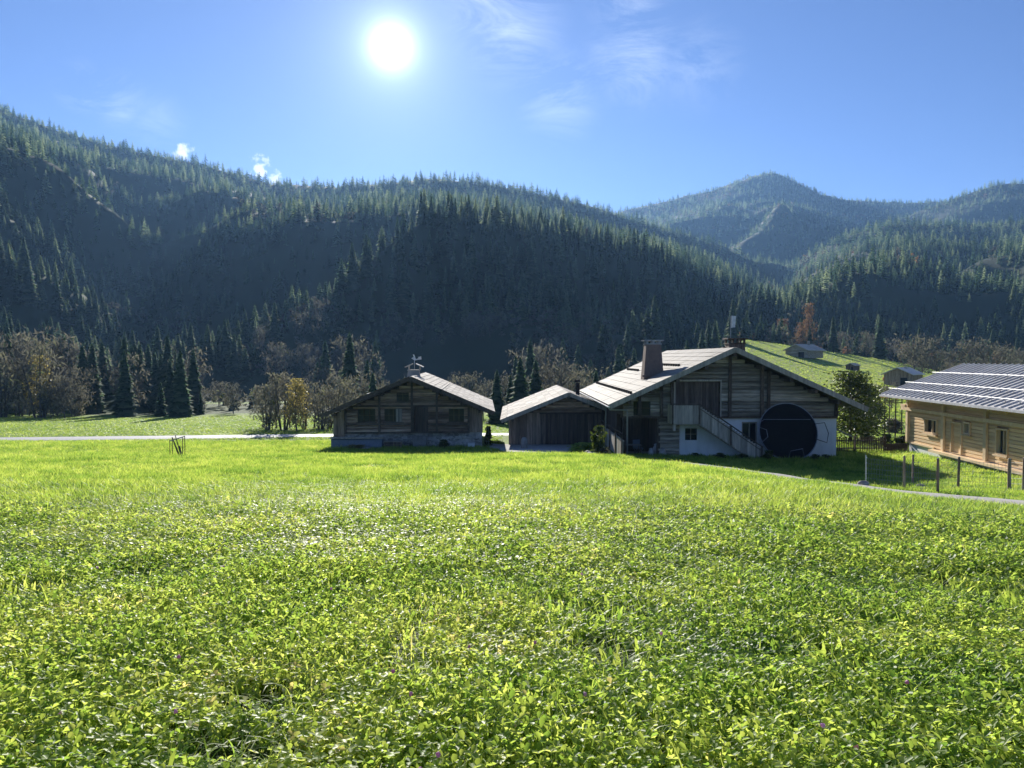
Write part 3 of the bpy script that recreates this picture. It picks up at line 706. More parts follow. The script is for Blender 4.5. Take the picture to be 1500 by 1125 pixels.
# ---- old log farmhouse on the left
def old_house():
    e = empty('log_farmhouse', (-7.3, 55.2, -6.55), R(2.2), 'weathered brown log farmhouse on a stone base at the edge of the meadow', 'house')
    zr, xm = 5.22, .08; sl_ = .432
    zt = lambda x: zr-.30-abs(x-xm)*sl_
    xa = lambda z: max(-4.62, xm-(zr-.30-z)/sl_); xb = lambda z: min(4.15, xm+(zr-.30-z)/sl_)
    wins = [(-3.75, -2.5, 1.98, 2.86), (-1.85, -.6, 1.98, 2.86), (2.75, 3.85, 1.98, 2.86), (-.98, -.1, 3.42, 3.9)]
    door = (.3, 1.15, 1.2, 2.98)
    b = MB(); b.box(-5.5, 5.15, .05, 14.6, -.4, 1.18); bo = b.build('stone_base', M['stone'], e)
    r = random.Random(3); s_ = MB()
    for i in range(260):
        x = r.uniform(-5.3, 4.95); z = r.uniform(-.1, 1.08)
        s_.lump((x, .06, z), (r.uniform(.12, .3), .07, r.uniform(.07, .15)), i, 7, 4, r.random())
    s_.build('masonry', M['stone'], bo, smooth=True)
    w_ = MB(); log_rows(w_, xa, xb, 0, 1.2, 5.0, .23, wins+[door]); w_.build('front_wall', M['old_log'], e)
    w_ = MB(); w_.prism([(-5.5, 1.19), (5.15, 1.19), (5.15, zt(5.15)), (xm, zt(xm)), (-5.5, zt(-5.5))], .3, 14.6, .3); w_.build('wall', M['dark_board'], e)
    w_ = MB(); board_rows(w_, -5.5, -4.65, -.02, lambda x: .5, lambda x: zt(x)-.04, .19, .02, .06); w_.build('board_cladding', M['old_board'], e); w_ = MB(); board_rows(w_, 4.2, 5.2, -.02, lambda x: 1.19, lambda x: zt(x)-.04, .17, .02, .06); w_.build('board_cladding', M['old_board'], e)
    for x, z0 in ((-4.62, 1.1), (-2.2, 1.15), (.12, 1.2), (1.9, 1.15), (4.18, 1.15)):
        p = MB(); p.box(x-.075, x+.075, -.26, -.115, z0, zt(x)-.05); p.build('post', M['beam'], e)
    p = MB(); p.box(-4.5, 4.1, -.19, -.12, 3.02, 3.14); p.box(-4.5, .25, -.2, -.12, 1.72, 1.86); p.box(1.2, 4.1, -.2, -.12, 1.72, 1.84); p.box(-4.6, 4.2, -.21, -.12, 1.12, 1.24); p.build('beam', M['beam'], e)
    window(e, *wins[0], .0, M['beam'], cols=3); window(e, *wins[1], .0, M['beam'], cols=4)
    window(e, *wins[2], .0, M['beam'], cols=3); window(e, *wins[3], .0, M['beam'], cols=2)
    sh = MB(); sh.box(-.78, -.62, -.13, -.07, 1.96, 2.88); sh.box(-1.02, -.86, -.13, -.07, 1.96, 2.88); sh.build('shutter', M['grey_board'], e)
    d = MB(); d.box(.18, .3, -.14, .1, 1.2, 3.05); d.box(1.15, 1.27, -.14, .1, 1.2, 3.05); d.box(.301, 1.149, -.135, .1, 2.98, 3.06); do = d.build('door', M['beam'], e)
    q = MB(); board_rows(q, .72, 1.14, .02, lambda x: 1.22, lambda x: 2.97, .14); q.box(.3, .72, .1, .28, 1.2, 2.97, 0); q.build('door_leaf', M['dark_board'], do)
    st = MB()
    for k in range(4): st.box(.25, 1.2, -.2-.26*(k+1), -.1 if k == 0 else -.2-.26*k, -.3, .95-.26*k, .1)
    st.build('doorstep', M['stone'], e)
    ro = gable_roof(e, -6.2, 6.0, 2.55, 2.72, xm, zr, -1.15, 14.2, .17, M['shingle'], M['beam'], .42)
    bt = MB()
    for xx in (-2.9, -5.7, 2.3, 5.2): bt.bar((xx, -1.1, zr-abs(xx-xm)*.432+.05), (xx, 14.1, zr-abs(xx-xm)*.432+.05), .10, .08)
    bt.build('roof_batten', M['shingle'], ro)
    for x in (-5.3, -3.6, -1.9, .08, 2.0, 3.7, 4.95):
        p = MB(); p.box(x-.09, x+.09, -1.05, .0, zt(x)-.17, zt(x)-.005); p.build('purlin', M['beam'], e)
    c = MB(); c.taper((-.15, 4.6), 1.05, .85, 4.7, 5.55); c.box(-.62, .32, 4.15, 5.05, 5.56, 5.62)
    ch = c.build('chimney', M['shingle'], ro)
    h = MB()
    for (x, s_) in ((-.52, -1), (.32, 1)):
        h.box(x-.03, x+.03, 4.2, 5.0, 5.6, 5.95)
        h.box(x-.32, x+.3, 4.05, 5.15, 5.93, 5.98, rot=Matrix.Rotation(R(24*s_), 3, 'Y'))
    h.build('chimney_lid', M['shingle'], ch)
    v = MB(); v.tube([(-.1, 4.6, 5.5), (-.1, 4.6, 6.7)], .02); v.prism([(-.35, 6.5), (-.1, 6.34), (.2, 6.44), (.42, 6.66), (.15, 6.6), (.45, 6.42), (0, 6.46), (-.1, 6.78), (-.22, 6.8), (-.16, 6.62)][::-1], 4.58, 4.62); v.build('weather_vane', M['pale_metal'], ch)
    return e
old_house()
bx = empty('wooden_trough', (-11.0, 54.45, -6.5), R(2), 'long blue-grey wooden trough along the foot of the log farmhouse', 'trough')
m = MB(); m.box(-1.7, 1.75, -.35, -.27, .05, .72); m.box(-1.7, 1.75, .2, .27, .05, .72); m.box(-1.77, -1.7, -.35, .27, 0, .78); m.box(1.75, 1.82, -.35, .27, 0, .78); m.box(-1.69, 1.74, -.269, .199, .05, .12); m.build('box', M['blue'], bx)
m = MB(); m.box(-1.85, 1.9, -.42, .3, .8, .86, .8); m.build('lid', M['grey_board'], bx)
bx = empty('utility_box', (-2.9, 54.7, -6.5), 0, 'small white utility box against the stone base of the farmhouse', 'utility box')
m = MB(); m.box(-.24, .24, -.14, .14, 0, .42); m.build('body', M['plaster'], bx); m = MB(); m.box(-.27, .27, -.17, .15, .421, .46); m.build('lid', M['pale_metal'], bx)
bx = empty('wooden_crate', (-8.4, 54.3, -6.45), R(4), 'low plank crate beside the trough in front of the farmhouse', 'crate')
m = MB()
for k in range(3): m.box(-.6, .6, -.4, -.37, .04+.17*k, .18+.17*k); m.box(-.6, .6, .37, .4, .04+.17*k, .18+.17*k)
for x in (-.6, .56): m.box(x, x+.04, -.37, .37, 0, .52)
m.build('slats', M['old_board'], bx); m = MB(); m.box(-.62, .62, -.42, .42, .53, .56); m.build('lid', M['grey_board'], bx)

# ---- shed in the middle
def shed():
    e = empty('garage_barn', (4.15, 57.3, -6.7), 0, 'low dark timber garage barn with a pale shingle roof between the two big houses', 'barn')
    zr = 4.15; sl_ = .405; zt = lambda x: zr-.28-abs(x)*sl_
    xa = lambda z: max(-4.3, -(zr-.28-z)/sl_); xb = lambda z: min(4.6, (zr-.28-z)/sl_)
    w_ = MB(); w_.prism([(-4.4, -.3), (4.6, -.3), (4.6, zt(4.6)), (0, zt(0)), (-4.4, zt(-4.4))], .22, 14.5, .3); w_.build('wall', M['dark_board'], e)
    f = MB(); log_rows(f, xa, xb, 0, 2.62, 4.1, .2, []); f.build('gable_wall', M['old_log'], e)
    f = MB(); board_rows(f, -4.4, -2.02, -.02, lambda x: -.1, lambda x: min(2.6, zt(x)), .17, .02, .06); f.build('board_cladding', M['old_board'], e)
    for (a, b) in ((-2.0, .33), (.37, 2.7)):
        d = MB(); board_rows(d, a, b, .05, lambda x: .02, lambda x: 2.5, .15, .012, .05)
        dd = d.build('door', M['dark_board'], e)
    d = MB(); d.box(-2.1, 3.0, -.16, -.02, 2.5, 2.62); d.box(2.72, 2.9, -.14, .02, -.1, 2.49); d.build('lintel', M['beam'], e)
    d = MB(); d.box(-2.3, 3.2, -.5, -.02, -.3, .06); d.build('threshold', M['stone'], e)
    ro = gable_roof(e, -4.95, 4.85, 2.15, 2.18, 0, zr, -1.3, 14.2, .14, M['shingle'], M['grey_board'], .5)
    bt = MB()
    bt.bar((-4.55, -1.2, 2.36), (-4.55, 14.1, 2.36), .06, .05)
    bt.build('roof_batten', M['shingle'], ro)
    c = MB(); c.tube([(1.0, 3.0, 3.5), (1.0, 3.0, 4.75)], .16, 10); c.tube([(1, 3, 4.8), (1, 3, 4.98)], [.24, .18], 10); c.build('stove_pipe', M['dark'], ro)
    for x in (-4.1, -2.1, 0, 2.1, 4.1):
        p = MB(); p.box(x-.08, x+.08, -1.2, .0, zt(x)-.16, zt(x)-.005); p.build('purlin', M['beam'], e)
shed()
b = empty('stone_bollard', (.85, 53.4, tz(.85, 53.4)), 0, 'round-topped pale stone bollard at the edge of the gravel yard', 'bollard')
m = MB(); m.tube([(0, 0, -.1), (0, 0, .45), (.01, 0, .68), (.01, .01, .78), (.01, .01, .82)], [.24, .23, .21, .15, .05], 12); m.build('body', M['stone'], b, smooth=True)
m = MB(); m.tube([(0, 0, -.1), (0, 0, .07)], [.33, .31], 12); m.build('foot', M['stone'], b)

# ---- big chalet
def chalet():
    X0 = 13.35; e = empty('big_chalet', (X0, 47.2, -6.22), 0, 'large grey timber chalet with white plastered ground floor and outside stairs', 'chalet')
    zr = 6.82; sl_ = .452; zt = lambda x: zr-.30-abs(x)*sl_; L = 19.2
    xa = lambda z: max(-6.5, -(zr-.30-z)/sl_); xb = lambda z: min(6.55, (zr-.30-z)/sl_)
    barn = (-3.35, -.6, 2.62, 4.78); wl = (-5.9, -4.85, 2.7, 3.55)
    w_ = MB(); log_rows(w_, xa, xb, 0, 2.62, 6.5, .24, [barn, wl]); w_.build('upper_wall', M['grey_log'], e)
    w_ = MB(); w_.prism([(-6.5, 2.6), (6.55, 2.6), (6.55, zt(6.55)), (0, zt(0)), (-6.5, zt(-6.5))], .3, L-1.5, .2); w_.build('inner_wall', M['dark_board'], e)
    w_ = MB()
    # white ground floor with openings for a window and a door
    wz = (-2.7, -1.97, 1.15, 1.88); dz = (.78, 1.75, 0, 2.28)
    xs = [-3.05, wz[0], wz[1], dz[0], dz[1], 6.6]
    w_.box(xs[0], xs[1], 0, .35, -.4, 2.5); w_.box(xs[1], xs[2], 0, .35, -.4, wz[2]); w_.box(xs[1], xs[2], 0, .35, wz[3], 2.5)
    w_.box(xs[2], xs[3], 0, .35, -.4, 2.5); w_.box(xs[3], xs[4], 0, .35, dz[3], 2.5); w_.box(xs[4], xs[5], 0, .35, -.4, 2.5)
    w_.box(6.25, 6.6, .35, L-1.5, -.4, 2.5); w_.build('plaster_wall', M['plaster'], e)
    w_ = MB(); w_.box(-3.0, 6.2, 1.5, 1.6, -.3, 2.49, .1); w_.box(-6.0, -3.1, 3.2, 3.35, -.3, 2.59, .2); w_.box(-6.45, -6.2, 3.4, L-1.5, -.3, 2.59, .2); w_.box(-6.2, 6.2, L-1.8, L-1.6, -.3, 2.59, .2); w_.build('back_wall', M['dark_board'], e)
    w_ = MB(); log_rows(w_, lambda z: -4.35, lambda z: -3.07, .0, 0, 2.5, .24, []); w_.build('log_pier', M['grey_log'], e)
    w_ = MB(); w_.box(-4.35, -4.2, .2, 3.3, -.3, 2.58, .3); w_.box(-3.2, -3.06, .36, 3.3, -.3, 2.58, .3); w_.build('porch_wall', M['dark_board'], e)
    b = MB(); b.box(-6.62, 6.62, -.16, .02, 2.5, 2.63); b.build('floor_beam', M['beam'], e)
    for x in (-5.55+.0, -4.2, -3.55, -.02, 1.95, 2.35, 6.5):
        p = MB(); z1 = zt(x)-.03; p.box(x-.09, x+.09, -.26, -.12, 2.64, z1); p.build('post', M['beam'], e)
    for x in (-6.45, -4.35):
        p = MB(); p.box(x-.1, x+.1, -.1, .1, -.3, 2.49); p.build('porch_post', M['beam'], e)
    w_ = MB(); w_.box(-6.4, -3.1, -.3, 3.2, -.3, .06); w_.build('porch_floor', M['gravel'], e)
    # barn door
    d = MB(); board_rows(d, barn[0], barn[1], .14, lambda x: barn[2], lambda x: barn[3], .2, .01, .04); do = d.build('barn_door', M['dark_board'], e)
    f = MB(); f.box(barn[0]-.09, barn[0], -.17, .1, barn[2], barn[3]+.1, .9); f.box(barn[1], barn[1]+.07, -.17, .1, barn[2], barn[3]+.1, .9); f.box(barn[0]+.002, barn[1]-.002, -.165, .1, barn[3], barn[3]+.1, .9); f.build('frame', M['grey_board'], do)
    window(e, *wl, .0, M['beam'], cols=2); window(e, *wz, .08, M['frame_paint'], cols=2, sill=False)
    d = MB(); d.box(.78, .86, .1, .2, 0, 2.27); d.box(1.67, 1.75, .1, .2, 0, 2.27); d.box(.861, 1.669, .102, .2, 2.19, 2.27); d.box(1.25, 1.30, .1, .2, 0, 2.19); d.box(.861, 1.249, .11, .2, 0, .9); d.box(1.301, 1.669, .11, .2, 0, .9)
    do = d.build('door', M['frame_paint'], e); g = MB(); g.box(.8, 1.73, .15, .165, .05, 2.2); g.build('pane', M['glass'], do)
    ro = gable_roof(e, -7.5, 7.95, 3.40, 3.22, 0, zr, -1.25, L, .16, M['roof_metal'], M['grey_board'], .62)
    # rafters and purlin ends
    for x in (-6.3, -4.9, -3.4, -1.7, 0, 1.7, 3.4, 4.9, 6.3):
        p = MB(); p.box(x-.1, x+.1, -1.15, .05, zt(x)-.22, zt(x)-.005); p.build('purlin', M['beam'], e)
    for i in range(18):
        p = MB(); y = -.6+i*1.08; p.bar((-6.2, y, zt(-6.2)-.09), (-7.35, y, zt(7.35)-.09), .1, .13); p.build('rafter', M['beam'], e)
    s_ = MB()
    for (x, y0, y1) in ((-6.15, -1.0, L-.6), (-2.55, 2.3, 9.0), (-3.6, 12, 18)):
        z = zr-abs(x)*sl_+.16
        for k in (0,): s_.tube([(x, y0, z+k-.05), (x, y1, z+k-.05)], .02, 5)
        y = y0+.2
        while y < y1: s_.box(x-.10, x+.06, y, y+.09, z-.17, z+.0); y += .75
    s_.build('snow_guard', M['dark'], ro)
    g = MB()
    gy = [(-7.55+.1*math.cos(a), 3.30+.1*math.sin(a)) for a in np.linspace(math.pi, 2*math.pi, 7)]
    g.prism([(float(a), float(b_)) for a, b_ in gy]+[(-7.47, 3.30), (-7.63, 3.30)], -1.2, L-.1); go = g.build('gutter', M['pale_metal'], ro)
    for (y, xx) in ((-.7, -6.35), (5.5, -6.9)):
        dp = MB(); dp.tube([(-7.5, y, 3.22), (-7.45, y, 3.08), (xx-.05, y+.05, 3.05), (xx, y+.1, 2.9), (xx, y+.1, .9), (xx, y+.1, .1)], .05, 7); dp.build('downspout', M['steel'], e)
    # big chimney
    c = MB(); c.taper((-3.96, 4.3), 1.42, .98, 4.3, 7.1, None, 1.3, .9); co_ = c.build('chimney', M['rust_clad'], ro)
    k = MB(); k.box(-4.5, -3.42, 3.8, 4.8, 7.1, 7.16)
    for sx in (-4.38, -3.96, -3.55):
        for sy in (3.92, 4.68): k.box(sx-.06, sx+.06, sy-.05, sy+.05, 7.16, 7.34)
    k.box(-4.62, -3.3, 3.68, 4.92, 7.34, 7.40); k.build('chimney_cap', M['steel'], co_)
    fl = MB(); fl.box(-4.75, -3.2, 3.5, 3.62, 4.95, 5.08); fl.build('flashing', M['rust_clad'], co_)
    # ridge chimney with lid and vane
    c = MB(); c.taper((1.15, 2.9), 1.12, 1.0, 5.9, 7.1); c2 = c.build('chimney', M['dark_board'], ro)
    k = MB(); k.box(.6, 1.7, 2.35, 3.45, 7.1, 7.18)
    for sx in (.68, 1.15, 1.62): k.box(sx-.06, sx+.06, 2.4, 2.52, 7.18, 7.42); k.box(sx-.06, sx+.06, 3.28, 3.4, 7.18, 7.42)
    k.box(.5, 1.8, 2.25, 3.55, 7.42, 7.49)
    for kk in range(3): k.box(.42, .62, 2.3+.38*kk, 2.6+.38*kk, 6.6+.12*kk, 6.68+.12*kk)
    k.build('chimney_lid', M['beam'], c2)
    v = MB(); v.tube([(.72, 2.4, 7.4), (.72, 2.4, 8.9)], .025); v.build('mast', M['steel'], c2)
    v = MB(); v.prism([(.76, 8.15), (1.0, 8.18), (1.06, 8.9), (.78, 8.92)], 2.38, 2.41); v.build('flag', M['pale_metal'], c2)
    # landing and stairs
    lz = 2.55
    a0, a1, b1 = -3.75, -2.15, 1.62
    s_ = MB(); s_.box(a0, a1, -1.3, -.17, lz-.14, lz-.02); s_.box(a0, a1, -1.28, -1.18, lz-.34, lz-.15); s_.box(a0+.05, a0+.2, -1.27, -1.12, lz-.7, lz-.15); so_ = s_.build('staircase', M['grey_board'], e)
    st = MB(); n = 13
    for i in range(n):
        x = a1+(b1-a1)*(i+.5)/n; z = lz-lz*(i+1)/n; st.box(x-.17, x+.17, -1.2, -.2, z+.12, z+.17)
    st.build('tread', M['grey_board'], so_)
    for yy in (-1.25, -.2):
        t_ = MB(); t_.prism([(a1, lz-.36), (a1, lz-.02), (b1, .06), (b1, -.25)][::-1], yy-.03, yy+.03); t_.build('stringer', M['grey_board'], so_)
    rl = MB(); board_rows(rl, a0, a1, -1.31, lambda x: lz-.3, lambda x: lz+.82, .15, .006, .025)
    f = lambda x: lz-(lz)*(x-a1)/(b1-a1); board_rows(rl, a1, b1, -1.31, lambda x: max(f(x)-.3, -.2), lambda x: f(x)+.78, .15, .006, .025); boards_y(rl, a0-.03, -1.3, -.17, lz-.3, lz+.82, .15)
    rl.build('balustrade', M['grey_board'], so_)
    h = MB(); h.bar((a0-.05, -1.33, lz+.9), (a1, -1.33, lz+.9), .1, .07); h.bar((a1, -1.33, lz+.9), (b1+.02, -1.33, .88), .1, .07); h.bar((a1, -1.33, lz+.64), (b1+.02, -1.33, .62), .05, .05)
    for x in (a0, a1, (a1+b1)/2, b1-.03): h.box(x-.045, x+.045, -1.375, -1.3, (f(x) if x > a1 else lz)-.3, (f(x) if x > a1 else lz)+.86)
    h.build('handrail', M['beam'], so_)
    # poles bracing out from the right wall
    for (z0, x1, z1) in ((2.75, 7.75, 3.3), (1.85, 7.7, 1.35)):
        p = MB(); p.tube([(6.62, .4, z0), (x1, .2, z1)], .05, 6); p.build('brace_pole', M['grey_board'], e)
chalet()
# porch clutter
for (x, y, s_, mat, lab, nm, ct) in ((9.05, 47.9, 1, 'pot', 'pale round clay jar standing by the porch log pier', 'clay_jar', 'jar'), (8.62, 47.5, .7, 'pot', 'small pale clay jar beside the larger one in the porch', 'clay_jar', 'jar'),
                                (9.25, 47.1, .8, 'stone', 'grey stone jar in front of the others in the porch', 'clay_jar', 'jar')):
    j = empty(nm, (x, y, -6.16), 0, lab, ct, 'jars in the chalet porch')
    m = MB(); m.tube([(0, 0, 0), (0, 0, .12*s_), (0, 0, .42*s_), (0, 0, .62*s_), (0, 0, .7*s_)], [.17*s_, .26*s_, .30*s_, .2*s_, .14*s_], 12); m.build('body', M[mat], j, smooth=True)
    m = MB(); m.tube([(0, 0, .7*s_), (0, 0, .76*s_), (0, 0, .82*s_)], [.18*s_, .19*s_, .04*s_], 12); m.build('lid', M[mat], j)
ch = empty('garden_chair', (8.0, 48.6, -6.16), R(25), 'blue folding garden chair in the dark porch of the chalet', 'chair')
m = MB(); m.box(-.25, .25, -.22, .22, .42, .46); m.build('seat', M['blue'], ch); m = MB(); m.box(-.25, .25, .2, .24, .46, .95); m.build('backrest', M['blue'], ch)
for sx in (-.22, .22):
    for sy in (-.2, .2): m = MB(); m.tube([(sx, sy, 0), (sx, -sy, .43)], .015); m.build('leg', M['steel'], ch)
tb = empty('porch_table', (7.55, 48.0, -6.16), R(5), 'small dark table at the open side of the chalet porch', 'table')
m = MB(); m.box(-.5, .5, -.35, .35, .7, .74); m.build('tabletop', M['grey_board'], tb)
for sx in (-.44, .44):
    for sy in (-.29, .29): m = MB(); m.box(sx-.03, sx+.03, sy-.03, sy+.03, 0, .7); m.build('leg', M['beam'], tb)
# ramp fence on the left of the chalet
rf = empty('ramp_fence', (6.55, 45.1, tz(6.55, 45.1)), 0, 'grey plank fence with handrail running back along the left side of the chalet', 'fence')
m = MB(); boards_y(m, 0, 0, 11.5, -.25, .85, .16); m.bar((0, 0, .9), (0, 11.5, .9), .1, .05, .9); m.build('planks', M['grey_board'], rf)
m = MB(); m.bar((-.05, 0, 1.32), (-.05, 11.5, 1.25), .07, .07); m.build('handrail', M['beam'], rf)
for k in range(5): m = MB(); m.box(-.13, -.05, .05+k*2.8, .14+k*2.8, -.3, 1.32); m.build('post', M['beam'], rf)
# trampoline leaning on the white wall
def trampoline():
    e = empty('trampoline', (16.75, 46.05, -6.2), 0, 'big round black trampoline stood on its rim against the white wall', 'trampoline')
    Rr = 1.76; til = R(16)
    def P(a, r, o): return (r*math.cos(a), o*math.cos(til)+(Rr+r*math.sin(a))*math.sin(til), (Rr+r*math.sin(a))*math.cos(til)-o*math.sin(til)+.02)
    n = 48
    m = MB(); m.tube([P(2*math.pi*k/n, Rr, 0) for k in range(n+1)], .04, 6); m.build('rim', M['steel'], e)
    m = MB(); vs = []; fs = []
    for o in (-.01, .01):
        for r in (1.55, 0): vs += [P(2*math.pi*k/n, max(r, .001), o) for k in range(n)]
    for k in range(n):
        q = (k+1) % n; fs += [(k, q, n+q, n+k), (2*n+q, 2*n+k, 3*n+k, 3*n+q), (q, k, 2*n+k, 2*n+q)]
    m.add(vs, fs, .5); m.build('jumping_mat', M['black'], e)
    m = MB()
    for k in range(n):
        a = 2*math.pi*k/n
        vs = [P(a+da, r, o) for da in (0, 2*math.pi/n) for r in (1.50, 1.74) for o in (-.045, -.02)]
        m.add(vs, [(0, 1, 3, 2), (4, 6, 7, 5), (0, 4, 5, 1), (2, 3, 7, 6), (0, 2, 6, 4), (1, 5, 7, 3)], .5)
    m.build('edge_padding', M['pad'], e)
    m = MB()
    for k in range(60): a = 2*math.pi*k/60; m.tube([P(a, 1.54, 0), P(a, 1.75, 0)], .012, 4)
    m.build('springs', M['steel'], e)
    for (a, sp, dx) in ((-1.38, .30, 0), (0.02, .26, .6), (3.25, .26, -.25)):
        m = MB(); L = .62
        if abs(a+1.38) < .1: pts = [P(a-sp, Rr*.99, -.05), P(a-sp, Rr*.72, -.5), P(a+sp, Rr*.72, -.5), P(a+sp, Rr*.99, -.05)]
        elif dx > 0: pts = [P(.28, Rr*.98, -.03), P(.24, Rr+.52, -.12), P(-.05, Rr+.62, -.14), P(-.30, Rr+.58, -.12), P(-.27, Rr*.98, -.03)]
        else: pts = [P(a-sp, Rr*.98, -.03), P(a-sp*.6, Rr*.8, -.3), P(a+sp*.6, Rr*.8, -.3), P(a+sp, Rr*.98, -.03)]
        m.tube(pts, .022, 6); m.build('leg', M['steel'] if dx <= 0 else M['dark'], e)
    m = MB(); m.tube([P(R(158), Rr*.97, -.05), P(R(90), .95, -.06)][:1]+[P(R(152), 1.6, -.06), P(R(28), 1.6, -.06)], .018, 5); m.build('cross_bar', M['steel'], e)
trampoline()
# ---- new pale timber house on the right
def new_house():
    e = empty('timber_house', (26.4, 50.9, -6.2), R(-3.6), 'new honey-coloured timber house with a seamed metal roof', 'house')
    L = 17; W = 11
    def yw(m, y0, y1, z0, z1, t=None, o=0): m.box(-.1-o, .12, y0, y1, z0, z1, t)
    ops = [(-3.9, -2.3, 1.45, 2.4, 'w'), (-6.85, -5.6, .62, 2.45, 'd'), (-7.75, -7.05, 1.85, 2.55, 'w'), (-11.4, -10.3, 1.1, 2.5, 'w')]
    m = MB(); z = .6
    while z < 3.35:
        h = .2; segs = [(-L, 0)]
        for (a, b, c, d, _) in ops:
            if c < z+h-.05 and d > z+.05:
                ns = []
                for (p, q) in segs:
                    if a > p and b < q: ns += [(p, a), (b, q)]
                    else: ns.append((p, q))
                segs = ns
        for (p, q) in segs:
            t = random.random(); m.box(-.06, .14, p, q, z+.004, z+h-.004, t)
            m.box(-.09, -.061, p+.001, q-.001, z+.035, z+h-.035, t)
        z += h
    m.build('log_wall', M['new_log'], e)
    m = MB(); m.box(.16, W, -L, 0, .0, 3.35, .5); m.build('inner_wall', M['new_log'], e)
    m = MB(); m.box(-.02, W, -L, .02, -.4, .6, .5); m.build('plinth', M['plaster'], e)
    m = MB(); m.box(-.5, -.03, -L, -3.6, .42, .56, .8); m.box(-.16, -.03, -3.6, .1, .57, .68, .8); m.build('base_sill', M['new_beam'], e)
    for y in (0, -4.75, -9.4, -14):
        m = MB(); m.box(-.24, -.11, y-.14, y+.14, .6, 3.3); m.build('post', M['new_beam'], e)
    m = MB(); m.box(-.3, -.11, -L, .75, 2.72, 2.92, .8); m.box(-.3, .1, .15, 2.0-1.2, 2.93, 3.1, .7); m.build('wall_plate', M['new_beam'], e)
    for (a, b, c, d, k) in ops:
        m = MB(); t = .09
        m.box(-.17, .1, a, a+t, c, d); m.box(-.17, .1, b-t, b, c, d); m.box(-.165, .1, a+t+.001, b-t-.001, d-t, d); m.box(-.165, .1, a+t+.001, b-t-.001, c, c+(t if k == 'w' else .02))
        if k == 'w': m.box(-.05, .06, (a+b)/2-.03, (a+b)/2+.03, c+t, d-t)
        w_ = m.build('window' if k == 'w' else 'door', M['new_beam'], e)
        g = MB()
        if k == 'w': g.box(.06, .075, a+.05, b-.05, c+.05, d-.05); g.build('pane', M['glass'], w_); s_ = MB(); s_.box(-.26, -.171, a-.1, b+.1, c-.08, c-.01); s_.build('sill', M['new_beam'], w_)
        else:
            for i in range(9): g.box(-.03, .04, a+.09, b-.09, c+.03+i*.19, c+.21+i*.19)
            g.build('door_leaf', M['new_log'], w_)
            h = MB(); h.box(-.07, -.031, a+.2, a+.24, 1.5, 1.62); h.build('handle', M['steel'], w_)
    # roof
    y0, y1 = -L-.5, 1.35; xe, ze, xr_, zr = -1.35, 3.72, 4.1, 5.78
    m = MB(); sl_ = (zr-ze)/(xr_-xe)
    m.prism([(xe, ze-.12), (xe, ze), (xr_, zr), (xr_, zr-.12)], y0, y1, .5); m.prism([(xr_+.001, zr-.12), (xr_+.001, zr), (W+1.3, zr-sl_*(W+1.3-xr_)), (W+1.3, zr-.12-sl_*(W+1.3-xr_))], y0, y1, .5)
    ro = m.build('roof', M['seam_metal'], e)
    s_ = MB(); y = y1-.02
    while y > y0:
        s_.bar((xe, y, ze+.03), (xr_, y, zr+.03), .06, .08); y -= .62
    s_.build('roof_seam', M['seam_metal'], ro)
    for xx in (-.85, .25, 2.0):
        m = MB(); z = ze+(xx-xe)*sl_
        m.tube([(xx, y0, z+.24), (xx, y1, z+.24)], .018, 5)
        yy = y1-.1
        while yy > y0: m.box(xx-.015, xx+.015, yy-.02, yy+.02, z, z+.26); yy -= .62*2
        m.build('snow_rail', M['wire'], ro)
    m = MB(); m.box(xe-.14, xe-.02, y0, y1, ze-.14, ze-.02); m.build('gutter', M['pale_metal'], ro)
    m = MB(); m.bar((xe, y1+.03, ze-.18), (xr_, y1+.03, zr-.18), .05, .2); m.build('verge_board', M['new_beam'], ro)
    y = y1-.5
    while y > y0:
        m = MB(); m.bar((.1, y, ze+(.1-xe)*sl_-.24), (xe+.1, y, ze-.20), .1, .16, .5); m.build('rafter', M['new_beam'], e); y -= 1.55
    m = MB(); m.prism([(-.1, 3.35), (-.1, ze+(-.1-xe)*sl_-.14), (xr_, zr-.14), (W, zr-.14-sl_*(W-xr_)), (W, 3.35)], -.2, 0, .5); m.prism([(-.1, 3.35), (-.1, ze+(-.1-xe)*sl_-.14), (.1, ze+(.1-xe)*sl_-.14), (.1, 3.35)], -L, -.2, .5); m.build('gable_wall', M['new_log'], e)
new_house()

# ---- far barns
def far_barn(nm, px, Y, w_, l, h, rz, label, mat, roofm, cat='barn'):
    x = at(px, Y); z = tz(x, Y)-.3
    e = empty(nm, (x, Y, z), rz, label, cat)
    rise = w_*.22
    m = MB(); m.prism([(-w_/2, 0), (w_/2, 0), (w_/2, h), (0, h+rise), (-w_/2, h)], -l/2, l/2, .5); m.build('wall', M[mat], e)
    o = .09*w_
    m = MB()
    for s in (-1, 1):
        pr = [(0, h+rise+.22), (s*(w_/2+o), h-o*.44+.22), (s*(w_/2+o), h-o*.44+.05), (0, h+rise+.05)]
        m.prism(pr if s < 0 else pr[::-1], -l/2-o, l/2+o, .6)
    ro = m.build('roof', M[roofm], e)
    m = MB(); m.box(w_*.1, w_*.35, -l/2-.06, -l/2-.01, 0, h*.75); m.build('door', M['dark'], e)
    return e, ro
R_ = far_barn('hay_barn', 1178, 226, 7.0, 8.5, 2.3, R(-52), 'weathered hay barn with chimney high on the sunny meadow', 'grey_log', 'shingle')
m = MB(); m.taper((.4, 1.5), .7, .6, 3.2, 5.0); m.build('chimney', M['shingle'], R_[1])
m = MB(); m.box(-3.58, -3.51, -2, 2.2, .2, 1.5); m.build('window', M['plaster'], R_[0])
far_barn('small_hut', 1249, 205, 2.4, 2.8, 1.5, R(-50), 'tiny dark wooden hut alone on the sunny meadow', 'dark_board', 'shingle', 'hut')
